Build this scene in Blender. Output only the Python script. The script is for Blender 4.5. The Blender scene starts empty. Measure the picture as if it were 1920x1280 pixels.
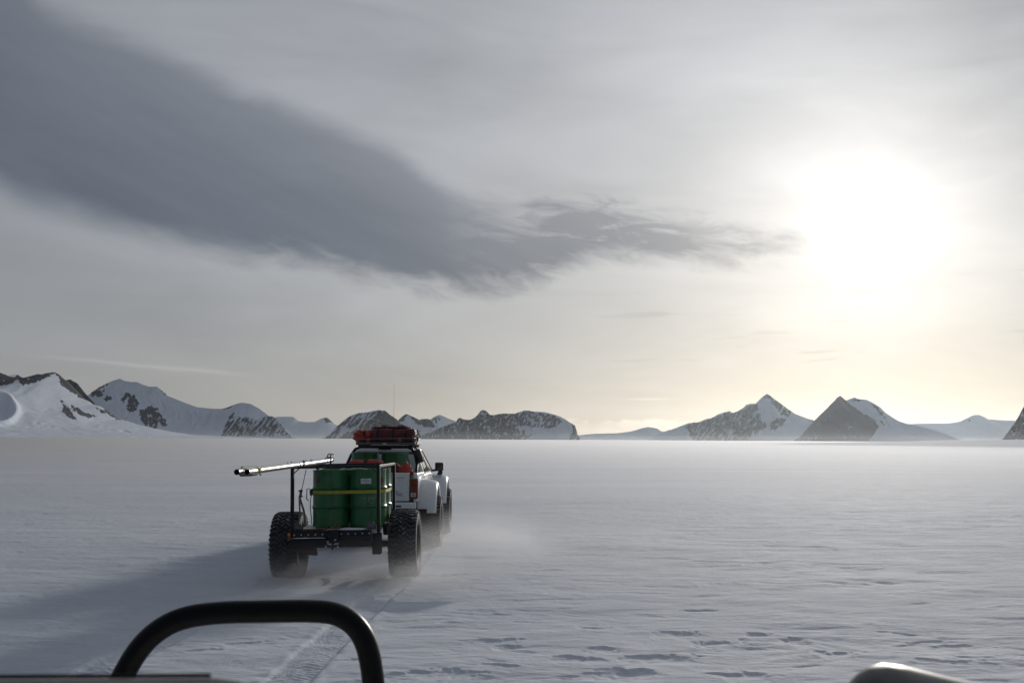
import bpy, bmesh, math, random
import numpy as np
from mathutils import Vector, Matrix
random.seed(7)
R_ = math.radians
SC = bpy.context.scene
COL = SC.collection

# ------------------------------------------------------------------ camera
FPX = 1920 * 35.0 / 36.0
PITCH = math.atan((823 - 640) / FPX)
ROLL = R_(0.3)
CAMZ = 2.2
_F = Vector((0, math.cos(PITCH), math.sin(PITCH)))
_U0 = Vector((0, -math.sin(PITCH), math.cos(PITCH)))
_R0 = Vector((1, 0, 0))
_R = _R0 * math.cos(ROLL) + _U0 * math.sin(ROLL)
_U = _U0 * math.cos(ROLL) - _R0 * math.sin(ROLL)
cam_d = bpy.data.cameras.new('camera')
cam = bpy.data.objects.new('camera', cam_d)
COL.objects.link(cam)
m = Matrix.Identity(4)
for i in range(3):
    m[i][0] = _R[i]; m[i][1] = _U[i]; m[i][2] = -_F[i]
m[2][3] = CAMZ
cam.matrix_world = m
cam_d.lens = 35.0; cam_d.sensor_width = 36.0
cam_d.clip_start = 0.05; cam_d.clip_end = 60000
cam_d.dof.use_dof = True; cam_d.dof.focus_distance = 17.5; cam_d.dof.aperture_fstop = 8.0
SC.camera = cam

def ray(px, py):
    return _F + _R * ((px - 960) / FPX) + _U * ((640 - py) / FPX)
def P(px, py, Y):
    d = ray(px, py)
    return Vector((0, 0, CAMZ)) + d * (Y / d.y)
def proj(x, y, z):
    z = z - CAMZ
    f = x * _F[0] + y * _F[1] + z * _F[2]
    return (960 + FPX * (x * _R[0] + y * _R[1] + z * _R[2]) / f, 640 - FPX * (x * _U[0] + y * _U[1] + z * _U[2]) / f)

# ------------------------------------------------------------------ sun, sky, exposure
sun_dir = ray(1612, 418).normalized()
SUN_EL = math.asin(sun_dir.z)
SUN_AZ = math.atan2(sun_dir.x, sun_dir.y)
sun_d = bpy.data.lights.new('sun', 'SUN')
sun_d.energy = 1.9; sun_d.angle = R_(6.0); sun_d.color = (1.0, 0.945, 0.87)
sun = bpy.data.objects.new('sun', sun_d); COL.objects.link(sun)
sun.rotation_euler = (-sun_dir).to_track_quat('-Z', 'Y').to_euler()
sun.location = (20, 60, 30)
SC.view_settings.view_transform = 'Standard'
SC.view_settings.look = 'None'
SC.view_settings.exposure = 0.26
SC.view_settings.gamma = 1.0
SC.view_settings.use_curve_mapping = False
SC.cycles.use_denoising = True
SC.cycles.max_bounces = 6
SC.cycles.volume_bounces = 0
SC.cycles.sample_clamp_indirect = 4.0

class NT:
    """tiny helper for node maths"""
    def __init__(s, tree):
        s.t = tree; s.n = tree.nodes; s.l = tree.links
    def node(s, typ, **kw):
        nd = s.n.new(typ)
        for k, v in kw.items(): setattr(nd, k, v)
        return nd
    def put(s, sock, v):
        if isinstance(v, bpy.types.NodeSocket): s.l.new(v, sock)
        else:
            try: sock.default_value = v
            except Exception: sock.default_value = (*v, 1.0)
    def math(s, op, a, b=0.0, c=0.0, clamp=False):
        nd = s.node('ShaderNodeMath', operation=op); nd.use_clamp = clamp
        s.put(nd.inputs[0], a); s.put(nd.inputs[1], b); s.put(nd.inputs[2], c)
        return nd.outputs[0]
    def add(s, a, b): return s.math('ADD', a, b)
    def sub(s, a, b): return s.math('SUBTRACT', a, b)
    def mul(s, a, b): return s.math('MULTIPLY', a, b)
    def div(s, a, b): return s.math('DIVIDE', a, b)
    def exp(s, a): return s.math('EXPONENT', a)
    def smooth(s, x, a, b):
        nd = s.node('ShaderNodeMapRange', interpolation_type='SMOOTHSTEP')
        s.put(nd.inputs[0], x); s.put(nd.inputs[1], a); s.put(nd.inputs[2], b)
        return nd.outputs[0]
    def lin(s, x, a, b, c=0.0, d=1.0):
        nd = s.node('ShaderNodeMapRange'); nd.clamp = True
        s.put(nd.inputs[0], x); s.put(nd.inputs[1], a); s.put(nd.inputs[2], b); s.put(nd.inputs[3], c); s.put(nd.inputs[4], d)
        return nd.outputs[0]
    def mix(s, f, a, b, bt='MIX'):
        nd = s.node('ShaderNodeMix', data_type='RGBA', blend_type=bt)
        s.put(nd.inputs[0], f); s.put(nd.inputs[6], a); s.put(nd.inputs[7], b)
        return nd.outputs[2]
    def vec(s, x, y, z):
        nd = s.node('ShaderNodeCombineXYZ')
        s.put(nd.inputs[0], x); s.put(nd.inputs[1], y); s.put(nd.inputs[2], z)
        return nd.outputs[0]
    def noise(s, v, scale=1.0, detail=4.0, rough=0.5, dist=0.0, out=0):
        nd = s.node('ShaderNodeTexNoise')
        s.put(nd.inputs['Vector'], v); nd.inputs['Scale'].default_value = scale
        nd.inputs['Detail'].default_value = detail; nd.inputs['Roughness'].default_value = rough
        nd.inputs['Distortion'].default_value = dist
        return nd.outputs[out]
    def vmul(s, v, k):
        nd = s.node('ShaderNodeVectorMath', operation='MULTIPLY')
        s.put(nd.inputs[0], v); nd.inputs[1].default_value = k
        return nd.outputs[0]
    def curve(s, x, pts):
        nd = s.node('ShaderNodeFloatCurve')
        c = nd.mapping.curves[0]
        nd.mapping.use_clip = False
        while len(c.points) > 2: c.points.remove(c.points[0])
        c.points[0].location = pts[0]; c.points[1].location = pts[-1]
        for p in pts[1:-1]: c.points.new(*p)
        nd.mapping.update()
        s.put(nd.inputs['Value'], x)
        return nd.outputs[0]
    def scale(s, col, k):
        nd = s.node('ShaderNodeVectorMath', operation='SCALE')
        s.put(nd.inputs[0], col); s.put(nd.inputs['Scale'], k)
        return nd.outputs[0]
    def vadd(s, a, b):
        nd = s.node('ShaderNodeVectorMath', operation='ADD')
        s.put(nd.inputs[0], a); s.put(nd.inputs[1], b)
        return nd.outputs[0]

def azel(px, py):
    d = ray(px, py).normalized()
    return math.degrees(math.atan2(d.x, d.y)), math.degrees(math.asin(d.z))

def build_world():
    w = bpy.data.worlds.new('World'); SC.world = w; w.use_nodes = True
    t = NT(w.node_tree); w.node_tree.nodes.clear()
    out = t.node('ShaderNodeOutputWorld'); bg = t.node('ShaderNodeBackground')
    t.l.new(bg.outputs[0], out.inputs[0])
    sky = t.node('ShaderNodeTexSky', sky_type='NISHITA'); sky.sun_disc = False
    sky.sun_elevation = SUN_EL; sky.sun_rotation = SUN_AZ
    sky.altitude = 1000; sky.air_density = 1.0; sky.dust_density = 1.5
    tc = t.node('ShaderNodeTexCoord'); d = tc.outputs['Generated']
    sx = t.node('ShaderNodeSeparateXYZ'); t.l.new(d, sx.inputs[0])
    x, y, z = sx.outputs
    az = t.mul(t.math('ARCTAN2', x, y), 57.29578)
    el = t.mul(t.math('ARCSINE', z), 57.29578)
    dt = t.node('ShaderNodeVectorMath', operation='DOT_PRODUCT')
    t.l.new(d, dt.inputs[0]); dt.inputs[1].default_value = sun_dir
    th = t.mul(t.math('ARCCOSINE', t.math('MINIMUM', dt.outputs['Value'], 1.0)), 57.29578)
    # thin bright veil of cirrostratus in front of the sun, darker away from it
    far = t.mix(t.exp(t.mul(th, -1 / 55.0)), (0.075, 0.087, 0.112), (0.505, 0.518, 0.545))
    c1 = t.scale((1.0, 0.965, 0.90), t.mul(t.exp(t.mul(th, -1 / 9.0)), 0.19))
    g = t.div(th, 3.3)
    c2 = t.scale((1.0, 0.97, 0.92), t.mul(t.exp(t.mul(g, -1.0)), 0.40))
    g2 = t.div(th, 7.0)
    c2 = t.vadd(c2, t.scale((1.0, 0.96, 0.90), t.mul(t.exp(t.mul(t.mul(g2, g2), -1.0)), 0.08)))
    warm = t.mul(t.exp(t.mul(t.math('ABSOLUTE', el), -1 / 5.0)), t.exp(t.mul(th, -1 / 26.0)))
    c3 = t.scale((0.13, 0.088, 0.03), warm)
    # streaky high cloud texture
    sv = t.vec(t.mul(az, 0.06), t.add(t.mul(el, 0.28), t.mul(az, 0.012)), 0.0)
    st = t.noise(sv, 1.0, 5.0, 0.55, 0.6)
    st2 = t.noise(t.vec(t.mul(az, 0.035), t.mul(el, 0.09), 4.0), 1.0, 4.0, 0.5, 0.4)
    stf = t.add(t.lin(st, 0.3, 0.7, 0.90, 1.10), t.lin(st2, 0.3, 0.7, -0.10, 0.10))
    veil = t.scale(t.vadd(t.vadd(far, c1), t.vadd(c2, c3)), stf)
    veil = t.mix(t.mul(t.exp(t.mul(t.math('MAXIMUM', el, 0.0), -1 / 7.0)), t.exp(t.mul(th, -1 / 42.0))), veil, (0.82, 0.73, 0.58), 'MULTIPLY')
    # big dark wedge of stratus
    A0, A1 = -60.0, 60.0
    def pts(lst, extra_l, extra_r):
        q = [((a - A0) / (A1 - A0), e / 90) for a, e in extra_l]
        q += [((a - A0) / (A1 - A0), e / 90) for a, e in (azel(*p) for p in lst)]
        q += [((a - A0) / (A1 - A0), e / 90) for a, e in extra_r]
        return q
    an = t.math('ADD', t.div(t.sub(az, A0), A1 - A0), 0.0, clamp=True)
    up = pts([(60, -20), (250, 75), (420, 150), (600, 225), (730, 275), (800, 322), (860, 358), (920, 372), (1000, 366), (1080, 352), (1180, 358), (1240, 378), (1340, 404), (1420, 416), (1540, 436)],
             [(-60, 89), (-48, 80), (-40, 58), (-32, 38)], [(17.5, 11.0), (60, 8)])  # left points carry the cloud overhead, unseen, to dim skylight on the snow
    lo = pts([(0, 375), (150, 425), (300, 462), (450, 492), (560, 502), (680, 520), (800, 545), (900, 554), (1000, 538), (1060, 505), (1150, 482), (1250, 492), (1350, 490), (1430, 482), (1540, 454)],
             [(-60, 40), (-45, 27), (-35, 18)], [(17.5, 11.4), (60, 12)])
    wv = t.vec(t.mul(az, 0.16), t.mul(el, 0.42), 2.0)
    wn = t.sub(t.noise(wv, 1.0, 6.0, 0.58, 0.3), 0.5)
    wl = t.sub(t.noise(t.vec(t.add(t.mul(az, 0.42), t.mul(el, 0.5)), t.mul(el, 0.85), 7.0), 1.0, 6.0, 0.62, 0.5), 0.5)
    tail = t.smooth(az, -5.0, 3.0)               # the tail is wispy, the body smooth
    nU = t.add(t.mul(wn, t.lin(tail, 0, 1, 1.6, 1.2)), t.mul(wl, t.lin(tail, 0, 1, 0.2, 2.2)))
    nL = t.add(t.mul(wl, t.lin(az, -24, -8, 0.6, 2.6)), t.mul(wn, 0.8))
    U = t.mul(t.curve(an, up), 90.0); L = t.mul(t.curve(an, lo), 90.0)
    softU = t.lin(az, -26, 4, 1.3, 0.8)
    mU = t.smooth(t.sub(t.add(U, nU), el), t.mul(softU, -0.7), softU)
    mL = t.smooth(t.sub(t.add(el, nL), L), -0.7, t.lin(az, -26, 4, 1.9, 1.2))
    fade = t.mul(t.sub(1.0, t.smooth(az, 15.2, 18.3)), t.smooth(az, -178.0, -110.0))
    dens = t.lin(az, -4.0, 12.0, 0.98, 0.85)
    hole = t.noise(t.vec(t.add(t.mul(az, 0.30), t.mul(el, 0.35)), t.mul(el, 1.0), 17.0), 1.0, 7.0, 0.62, 0.8)
    core = t.div(t.sub(el, t.mul(t.add(U, L), 0.5)), t.math('MAXIMUM', t.sub(U, L), 0.5))
    wisp = t.lin(t.sub(hole, t.mul(t.math('MAXIMUM', core, -0.1), 0.45)), 0.28, 0.51, t.lin(tail, 0, 1, 0.97, 0.12), 1.0)
    mask = t.mul(t.mul(t.mul(mU, mL), t.mul(fade, dens)), wisp)
    body = t.noise(t.vec(t.add(t.mul(az, 0.06), t.mul(el, 0.05)), t.add(t.mul(el, 0.30), t.mul(az, 0.13)), 11.0), 1.0, 6.0, 0.55, 0.5)
    mask = t.mul(mask, t.lin(core, -0.35, 0.55, 1.0, 0.66))
    cc = t.mix(t.lin(body, 0.3, 0.7), (0.071, 0.083, 0.112), (0.108, 0.122, 0.153))
    cc = t.vadd(cc, t.scale((0.22, 0.225, 0.225), t.exp(t.mul(th, -1 / 10.0))))
    # upper right grey patch
    ax, ey = azel(1960, 90)
    dx = t.div(t.sub(az, ax), 5.5); dy = t.div(t.sub(el, ey), 6.0)
    p2 = t.exp(t.mul(t.add(t.mul(dx, dx), t.mul(dy, dy)), -1.0))
    p2 = t.mul(p2, t.lin(wn, -0.2, 0.2, 0.1, 0.75))
    # thin dark streaks over the right horizon
    sn = t.noise(t.vec(t.mul(az, 0.20), t.mul(el, 1.9), 21.0), 1.0, 5.0, 0.5, 0.3)
    streak = t.mul(t.smooth(sn, 0.60, 0.72), t.mul(t.smooth(el, 2.2, 4.0), t.sub(1.0, t.smooth(el, 8.0, 10.0))))
    streak = t.mul(streak, t.mul(t.smooth(az, 3.0, 9.0), 0.55))
    # low bank of lit cumulus just over the horizon
    bn = t.noise(t.vec(t.mul(az, 0.55), t.mul(el, 1.6), 31.0), 1.0, 6.0, 0.6, 0.2)
    bank = t.smooth(t.sub(t.add(1.15, t.mul(t.sub(bn, 0.5), 1.6)), el), -0.06, 0.12)
    bank = t.mul(bank, t.lin(az, 0.0, 6.0, 0.0, 0.55))
    bankc = t.mix(t.lin(bn, 0.35, 0.65), (0.55, 0.54, 0.52), (0.80, 0.76, 0.69))
    # pale wave cloud over the left mountains and lens cloud
    a0, e0 = azel(80, 668); a1, e1 = azel(480, 703)
    ln = t.add(e0, t.mul(t.sub(az, a0), (e1 - e0) / (a1 - a0)))
    ln = t.add(ln, t.mul(wn, 0.5))
    wave = t.exp(t.mul(t.math('POWER', t.math('ABSOLUTE', t.div(t.sub(el, ln), 0.11)), 1.5), -1.0))
    wave = t.mul(wave, t.mul(t.smooth(az, a0 - 2, a0 + 4), t.sub(1.0, t.smooth(az, a1 - 3, a1 + 1))))
    ax, ey = azel(1215, 748)
    dx = t.div(t.sub(az, ax), 1.3); dy = t.div(t.sub(el, ey), 0.06)
    lens = t.exp(t.mul(t.add(t.mul(dx, dx), t.mul(dy, dy)), -1.0))
    col = t.mix(bank, veil, bankc)
    col = t.vadd(col, t.scale((0.07, 0.07, 0.07), t.mul(wave, 0.9)))
    col = t.vadd(col, t.scale((0.16, 0.15, 0.13), t.mul(lens, 0.8)))
    col = t.mix(t.math('MAXIMUM', streak, p2), col, t.mix(0.5, col, (0.20, 0.21, 0.23)))
    col = t.mix(mask, col, cc)
    fin = t.vadd(t.scale(col, 0.86 / 0.08), t.scale(sky.outputs[0], 0.07))
    t.l.new(fin, bg.inputs[0]); bg.inputs[1].default_value = 0.08
    w.cycles.sampling_method = 'MANUAL'; w.cycles.sample_map_resolution = 1024
build_world()

# ------------------------------------------------------------------ numpy noise
def _hash(ix, iy, seed):
    h = (ix.astype(np.int64) * 374761393 + iy.astype(np.int64) * 668265263 + seed * 1442695041) & 0xFFFFFFFF
    h = ((h ^ (h >> 13)) * 1274126177) & 0xFFFFFFFF
    return (h ^ (h >> 16)) & 0xFFFFFFFF
def perlin(x, y, seed=0):
    x0 = np.floor(x); y0 = np.floor(y); fx = x - x0; fy = y - y0
    u = fx * fx * fx * (fx * (fx * 6 - 15) + 10); v = fy * fy * fy * (fy * (fy * 6 - 15) + 10)
    def g(dx, dy):
        a = _hash(x0 + dx, y0 + dy, seed).astype(np.float64) * (2 * np.pi / 4294967296.0)
        return np.cos(a) * (fx - dx) + np.sin(a) * (fy - dy)
    a = g(0, 0) * (1 - u) + g(1, 0) * u
    b = g(0, 1) * (1 - u) + g(1, 1) * u
    return (a * (1 - v) + b * v) * 1.5
def fbm(x, y, seed=0, o=4, gain=0.5, lac=2.03):
    s = 0; a = 1.0; n = 0
    for i in range(o):
        s = s + a * perlin(x, y, seed + i * 17); n += a; a *= gain; x = x * lac + 3.1; y = y * lac + 1.7
    return s / n
def ridged(x, y, seed=0, o=4, gain=0.5):
    s = 0; a = 1.0; n = 0
    for i in range(o):
        s = s + a * (1 - np.abs(perlin(x, y, seed + i * 17)) * 2); n += a; a *= gain; x = x * 2.07 + 5.1; y = y * 2.07 + 2.3
    return s / n
def sstep(x, a, b):
    t = np.clip((x - a) / (b - a), 0, 1); return t * t * (3 - 2 * t)

# ------------------------------------------------------------------ materials
def new_mat(name):
    mt = bpy.data.materials.new(name); mt.use_nodes = True
    t = NT(mt.node_tree); b = mt.node_tree.nodes['Principled BSDF']
    return mt, t, b
def mat(name, col, rough=0.5, metal=0.0, var=0.25, scale=8.0, bump=0.0, dust=0.0, spec=0.5, coat=0.0, dust_col=(0.55, 0.57, 0.6)):
    mt, t, b = new_mat(name)
    tc = t.node('ShaderNodeTexCoord')
    n = t.noise(tc.outputs['Object'], scale, 5.0, 0.6)
    n2 = t.noise(tc.outputs['Object'], scale * 4.3, 4.0, 0.6)
    c = t.mix(t.lin(n, 0.3, 0.7), tuple(v * (1 - var) for v in col), tuple(min(1, v * (1 + var)) for v in col))
    if dust > 0:
        gm = t.node('ShaderNodeNewGeometry'); sp = t.node('ShaderNodeSeparateXYZ'); t.l.new(gm.outputs['Normal'], sp.inputs[0])
        upf = t.lin(sp.outputs[2], 0.2, 0.9, 0.12, 1.0)
        k = t.mul(t.smooth(t.add(t.mul(n2, 0.6), t.mul(n, 0.5)), 0.52, 0.72), t.mul(upf, dust))
        c = t.mix(k, c, dust_col)
    t.put(b.inputs['Base Color'], c)
    t.put(b.inputs['Roughness'], t.lin(n2, 0.3, 0.7, max(0.03, rough - 0.09), min(1, rough + 0.09)))
    b.inputs['Metallic'].default_value = metal
    b.inputs['Specular IOR Level'].default_value = spec
    b.inputs['Coat Weight'].default_value = coat
    if bump > 0:
        bp = t.node('ShaderNodeBump'); bp.inputs['Strength'].default_value = 1.0; bp.inputs['Distance'].default_value = bump
        t.l.new(n2, bp.inputs['Height']); t.l.new(bp.outputs[0], b.inputs['Normal'])
    return mt
M = {}
M['black_steel'] = mat('black_steel', (0.006, 0.007, 0.009), 0.42, 0.0, 0.4, 14, 0.0005, 0.12, 0.35)
M['black_paint'] = mat('black_paint', (0.003, 0.003, 0.0035), 0.36, 0.0, 0.1, 3, 0, 0, 0.16)
M['rubber'] = mat('rubber', (0.022, 0.022, 0.024), 0.7, 0.0, 0.35, 6, 0.001, 0.45, 0.3)
M['lug'] = mat('tread_rubber', (0.044, 0.044, 0.047), 0.55, 0.0, 0.4, 5, 0.001, 0.8, 0.3)  # paler than the carcass: worn and snow dusted, with lit edges put into colour
M['rim'] = mat('rim_steel', (0.03, 0.03, 0.032), 0.4, 0.6, 0.3, 10)
M['zinc'] = mat('zinc', (0.55, 0.56, 0.57), 0.35, 1.0, 0.2, 30)
M['alu'] = mat('aluminium', (0.40, 0.40, 0.40), 0.40, 1.0, 0.25, 9, 0.0004)
M['bore'] = mat('pipe_bore', (0.02, 0.02, 0.022), 0.7)
M['white'] = mat('white_paint', (0.70, 0.71, 0.72), 0.28, 0.0, 0.05, 3, 0, 0.0, 0.5, 0.5)
M['plastic'] = mat('dark_plastic', (0.025, 0.026, 0.028), 0.5, 0, 0.2, 12)
M['grey_plastic'] = mat('grey_plastic', (0.09, 0.10, 0.105), 0.5, 0, 0.2, 12)
M['glass'] = mat('dark_glass', (0.012, 0.014, 0.016), 0.06, 0.0, 0.1, 2, 0, 0, 0.8)
M['red_lens'] = mat('red_lens', (0.15, 0.012, 0.010), 0.2, 0, 0.1, 10, 0, 0, 0.6, 0.5)
M['white_lens'] = mat('clear_lens', (0.45, 0.43, 0.40), 0.15, 0, 0.1, 10)
M['amber'] = mat('amber_lens', (0.62, 0.16, 0.012), 0.2, 0, 0.1, 10)
M['yellow'] = mat('yellow_webbing', (0.36, 0.32, 0.03), 0.7, 0, 0.18, 30, 0.0006)
M['strap'] = mat('grey_webbing', (0.16, 0.145, 0.13), 0.8, 0, 0.25, 30, 0.0006)
M['tan_strap'] = mat('tan_webbing', (0.36, 0.33, 0.24), 0.7, 0, 0.25, 30, 0.0006)
M['black_web'] = mat('black_webbing', (0.010, 0.010, 0.011), 0.75, 0, 0.25, 30, 0.0006)
M['red_bag'] = mat('red_tarpaulin', (0.115, 0.009, 0.013), 0.5, 0, 0.3, 9, 0.004)
M['orange_bag'] = mat('orange_tarpaulin', (0.36, 0.030, 0.012), 0.5, 0, 0.25, 11, 0.004)
M['wood'] = mat('rusty_plate', (0.16, 0.075, 0.035), 0.7, 0, 0.4, 14, 0.001, 0.2)
M['deck'] = mat('deck_plate', (0.45, 0.47, 0.50), 0.5, 0.0, 0.25, 6, 0.001, 0.5)
M['mud'] = mat('reddish_steel', (0.05, 0.022, 0.018), 0.6, 0, 0.3, 12)
M['paper'] = mat('paper_label', (0.62, 0.66, 0.70), 0.6, 0, 0.05, 20)
M['ink'] = mat('ink', (0.05, 0.05, 0.055), 0.6)
M['hazard'] = mat('red_hazard_sticker', (0.13, 0.012, 0.012), 0.5, 0, 0.2, 40)
M['cyl'] = mat('dark_violet_sleeve', (0.045, 0.035, 0.045), 0.6, 0, 0.2, 10, 0.002)
M['chrome'] = mat('chrome', (0.7, 0.7, 0.7), 0.12, 1.0, 0.05, 8)
M['steel_dark'] = mat('dark_metal', (0.14, 0.14, 0.14), 0.46, 1.0, 0.2, 8)
M['beige'] = mat('grey_beige_panel', (0.42, 0.40, 0.36), 0.6, 0, 0.15, 8, 0.001, 0.1)
M['snowcap'] = mat('packed_snow', (0.78, 0.80, 0.83), 0.7, 0, 0.05, 8, 0.004)

def drum_mat(name, smear):
    mt, t, b = new_mat(name)
    tc = t.node('ShaderNodeTexCoord'); ob = tc.outputs['Object']
    n = t.noise(ob, 3.0, 5.0, 0.6); n2 = t.noise(ob, 22.0, 5.0, 0.65)
    c = t.mix(t.lin(n, 0.3, 0.7), (0.016, 0.115, 0.037), (0.025, 0.160, 0.050))
    sc = t.smooth(t.noise(t.vmul(ob, (14, 14, 5)), 1.0, 6.0, 0.7), 0.55, 0.68)
    c = t.mix(t.mul(sc, 0.5), c, (0.10, 0.13, 0.12))
    gr = t.smooth(t.noise(t.vmul(ob, (9, 9, 1.6)), 1.0, 5.0, 0.6), 0.52, 0.66)
    c = t.mix(t.mul(gr, 0.45), c, (0.012, 0.022, 0.014))
    rs_ = t.smooth(t.noise(ob, 13.0, 6.0, 0.72), 0.66, 0.72)
    c = t.mix(t.mul(rs_, 0.8), c, (0.075, 0.035, 0.018))
    if smear:
        sp = t.node('ShaderNodeSeparateXYZ'); t.l.new(ob, sp.inputs[0])
        zz = t.div(t.sub(sp.outputs[2], 0.40), 0.07); xx = t.div(t.sub(sp.outputs[0], smear), 0.13)
        k = t.exp(t.mul(t.add(t.mul(xx, xx), t.mul(zz, zz)), -1.0))
        k = t.mul(t.mul(k, t.smooth(n2, 0.42, 0.62)), 0.6)
        c = t.mix(k, c, (0.30, 0.33, 0.34))
    t.put(b.inputs['Base Color'], c)
    t.put(b.inputs['Roughness'], t.lin(n2, 0.3, 0.7, 0.26, 0.46))
    bp = t.node('ShaderNodeBump'); bp.inputs['Distance'].default_value = 0.012
    t.l.new(t.noise(ob, 4.5, 2.5, 0.5), bp.inputs['Height']); t.l.new(bp.outputs[0], b.inputs['Normal'])
    return mt
M['drum'] = drum_mat('green_drum_paint', 0)
M['drum_smear'] = drum_mat('green_drum_paint_scuffed', 0.05)

def snow_mat():
    mt, t, b = new_mat('wind_packed_snow')
    gm = t.node('ShaderNodeNewGeometry'); pos = gm.outputs['Position']
    cd = t.node('ShaderNodeCameraData')
    big = t.noise(t.vmul(pos, (0.05, 0.16, 0.1)), 1.0, 4.0, 0.55)
    mid = t.noise(t.vmul(pos, (1.0, 1.8, 1.0)), 1.0, 7.0, 0.64, 0.9)
    fine = t.noise(t.vmul(pos, (8.0, 13.0, 9.0)), 1.0, 5.0, 0.65, 0.8)
    far = t.noise(t.vmul(pos, (0.006, 0.03, 0.01)), 1.0, 6.0, 0.62, 0.3)
    k = t.add(t.mul(big, 0.55), t.mul(far, 0.45))
    c = t.mix(t.lin(k, 0.40, 0.60), (0.485, 0.54, 0.62), (0.635, 0.67, 0.725))
    t.put(b.inputs['Base Color'], c)
    t.put(b.inputs['Roughness'], t.lin(mid, 0.3, 0.7, 0.82, 0.95))
    b.inputs['Specular IOR Level'].default_value = 0.75
    h = t.add(t.mul(mid, 0.036), t.mul(fine, 0.0080))
    bp = t.node('ShaderNodeBump'); bp.inputs['Strength'].default_value = 1.0; bp.inputs['Distance'].default_value = 1.0
    t.l.new(h, bp.inputs['Height']); t.l.new(bp.outputs[0], b.inputs['Normal'])
    return mt
M['snow'] = snow_mat()

def mountain_mat(name, rock=(0.030, 0.031, 0.040), snow=(0.64, 0.69, 0.765), fs=0.018):
    mt, t, b = new_mat(name)
    at = t.node('ShaderNodeAttribute'); at.attribute_name = 'rock'
    tc = t.node('ShaderNodeTexCoord'); ob = tc.outputs['Object']
    n = t.noise(ob, fs, 6.0, 0.68); n2 = t.noise(ob, fs * 0.25, 5.0, 0.6)
    k = t.smooth(t.add(at.outputs['Fac'], t.mul(t.sub(n, 0.5), 1.0)), 0.42, 0.58)
    rc = t.mix(t.lin(n2, 0.3, 0.7), tuple(v * 0.6 for v in rock), tuple(v * 1.8 for v in rock))
    sc = t.mix(t.lin(n2, 0.3, 0.7), tuple(v * 0.93 for v in snow), tuple(min(1, v * 1.05) for v in snow))
    t.put(b.inputs['Base Color'], t.mix(k, sc, rc))
    b.inputs['Roughness'].default_value = 0.75; b.inputs['Specular IOR Level'].default_value = 0.2
    bp = t.node('ShaderNodeBump'); bp.inputs['Distance'].default_value = 0.16 / fs
    bp.inputs['Strength'].default_value = 0.6
    t.l.new(t.mul(n, t.lin(k, 0, 1, 0.2, 1.0)), bp.inputs['Height']); t.l.new(bp.outputs[0], b.inputs['Normal'])
    return mt
M['mountain'] = mountain_mat('rock_and_snow')

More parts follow.
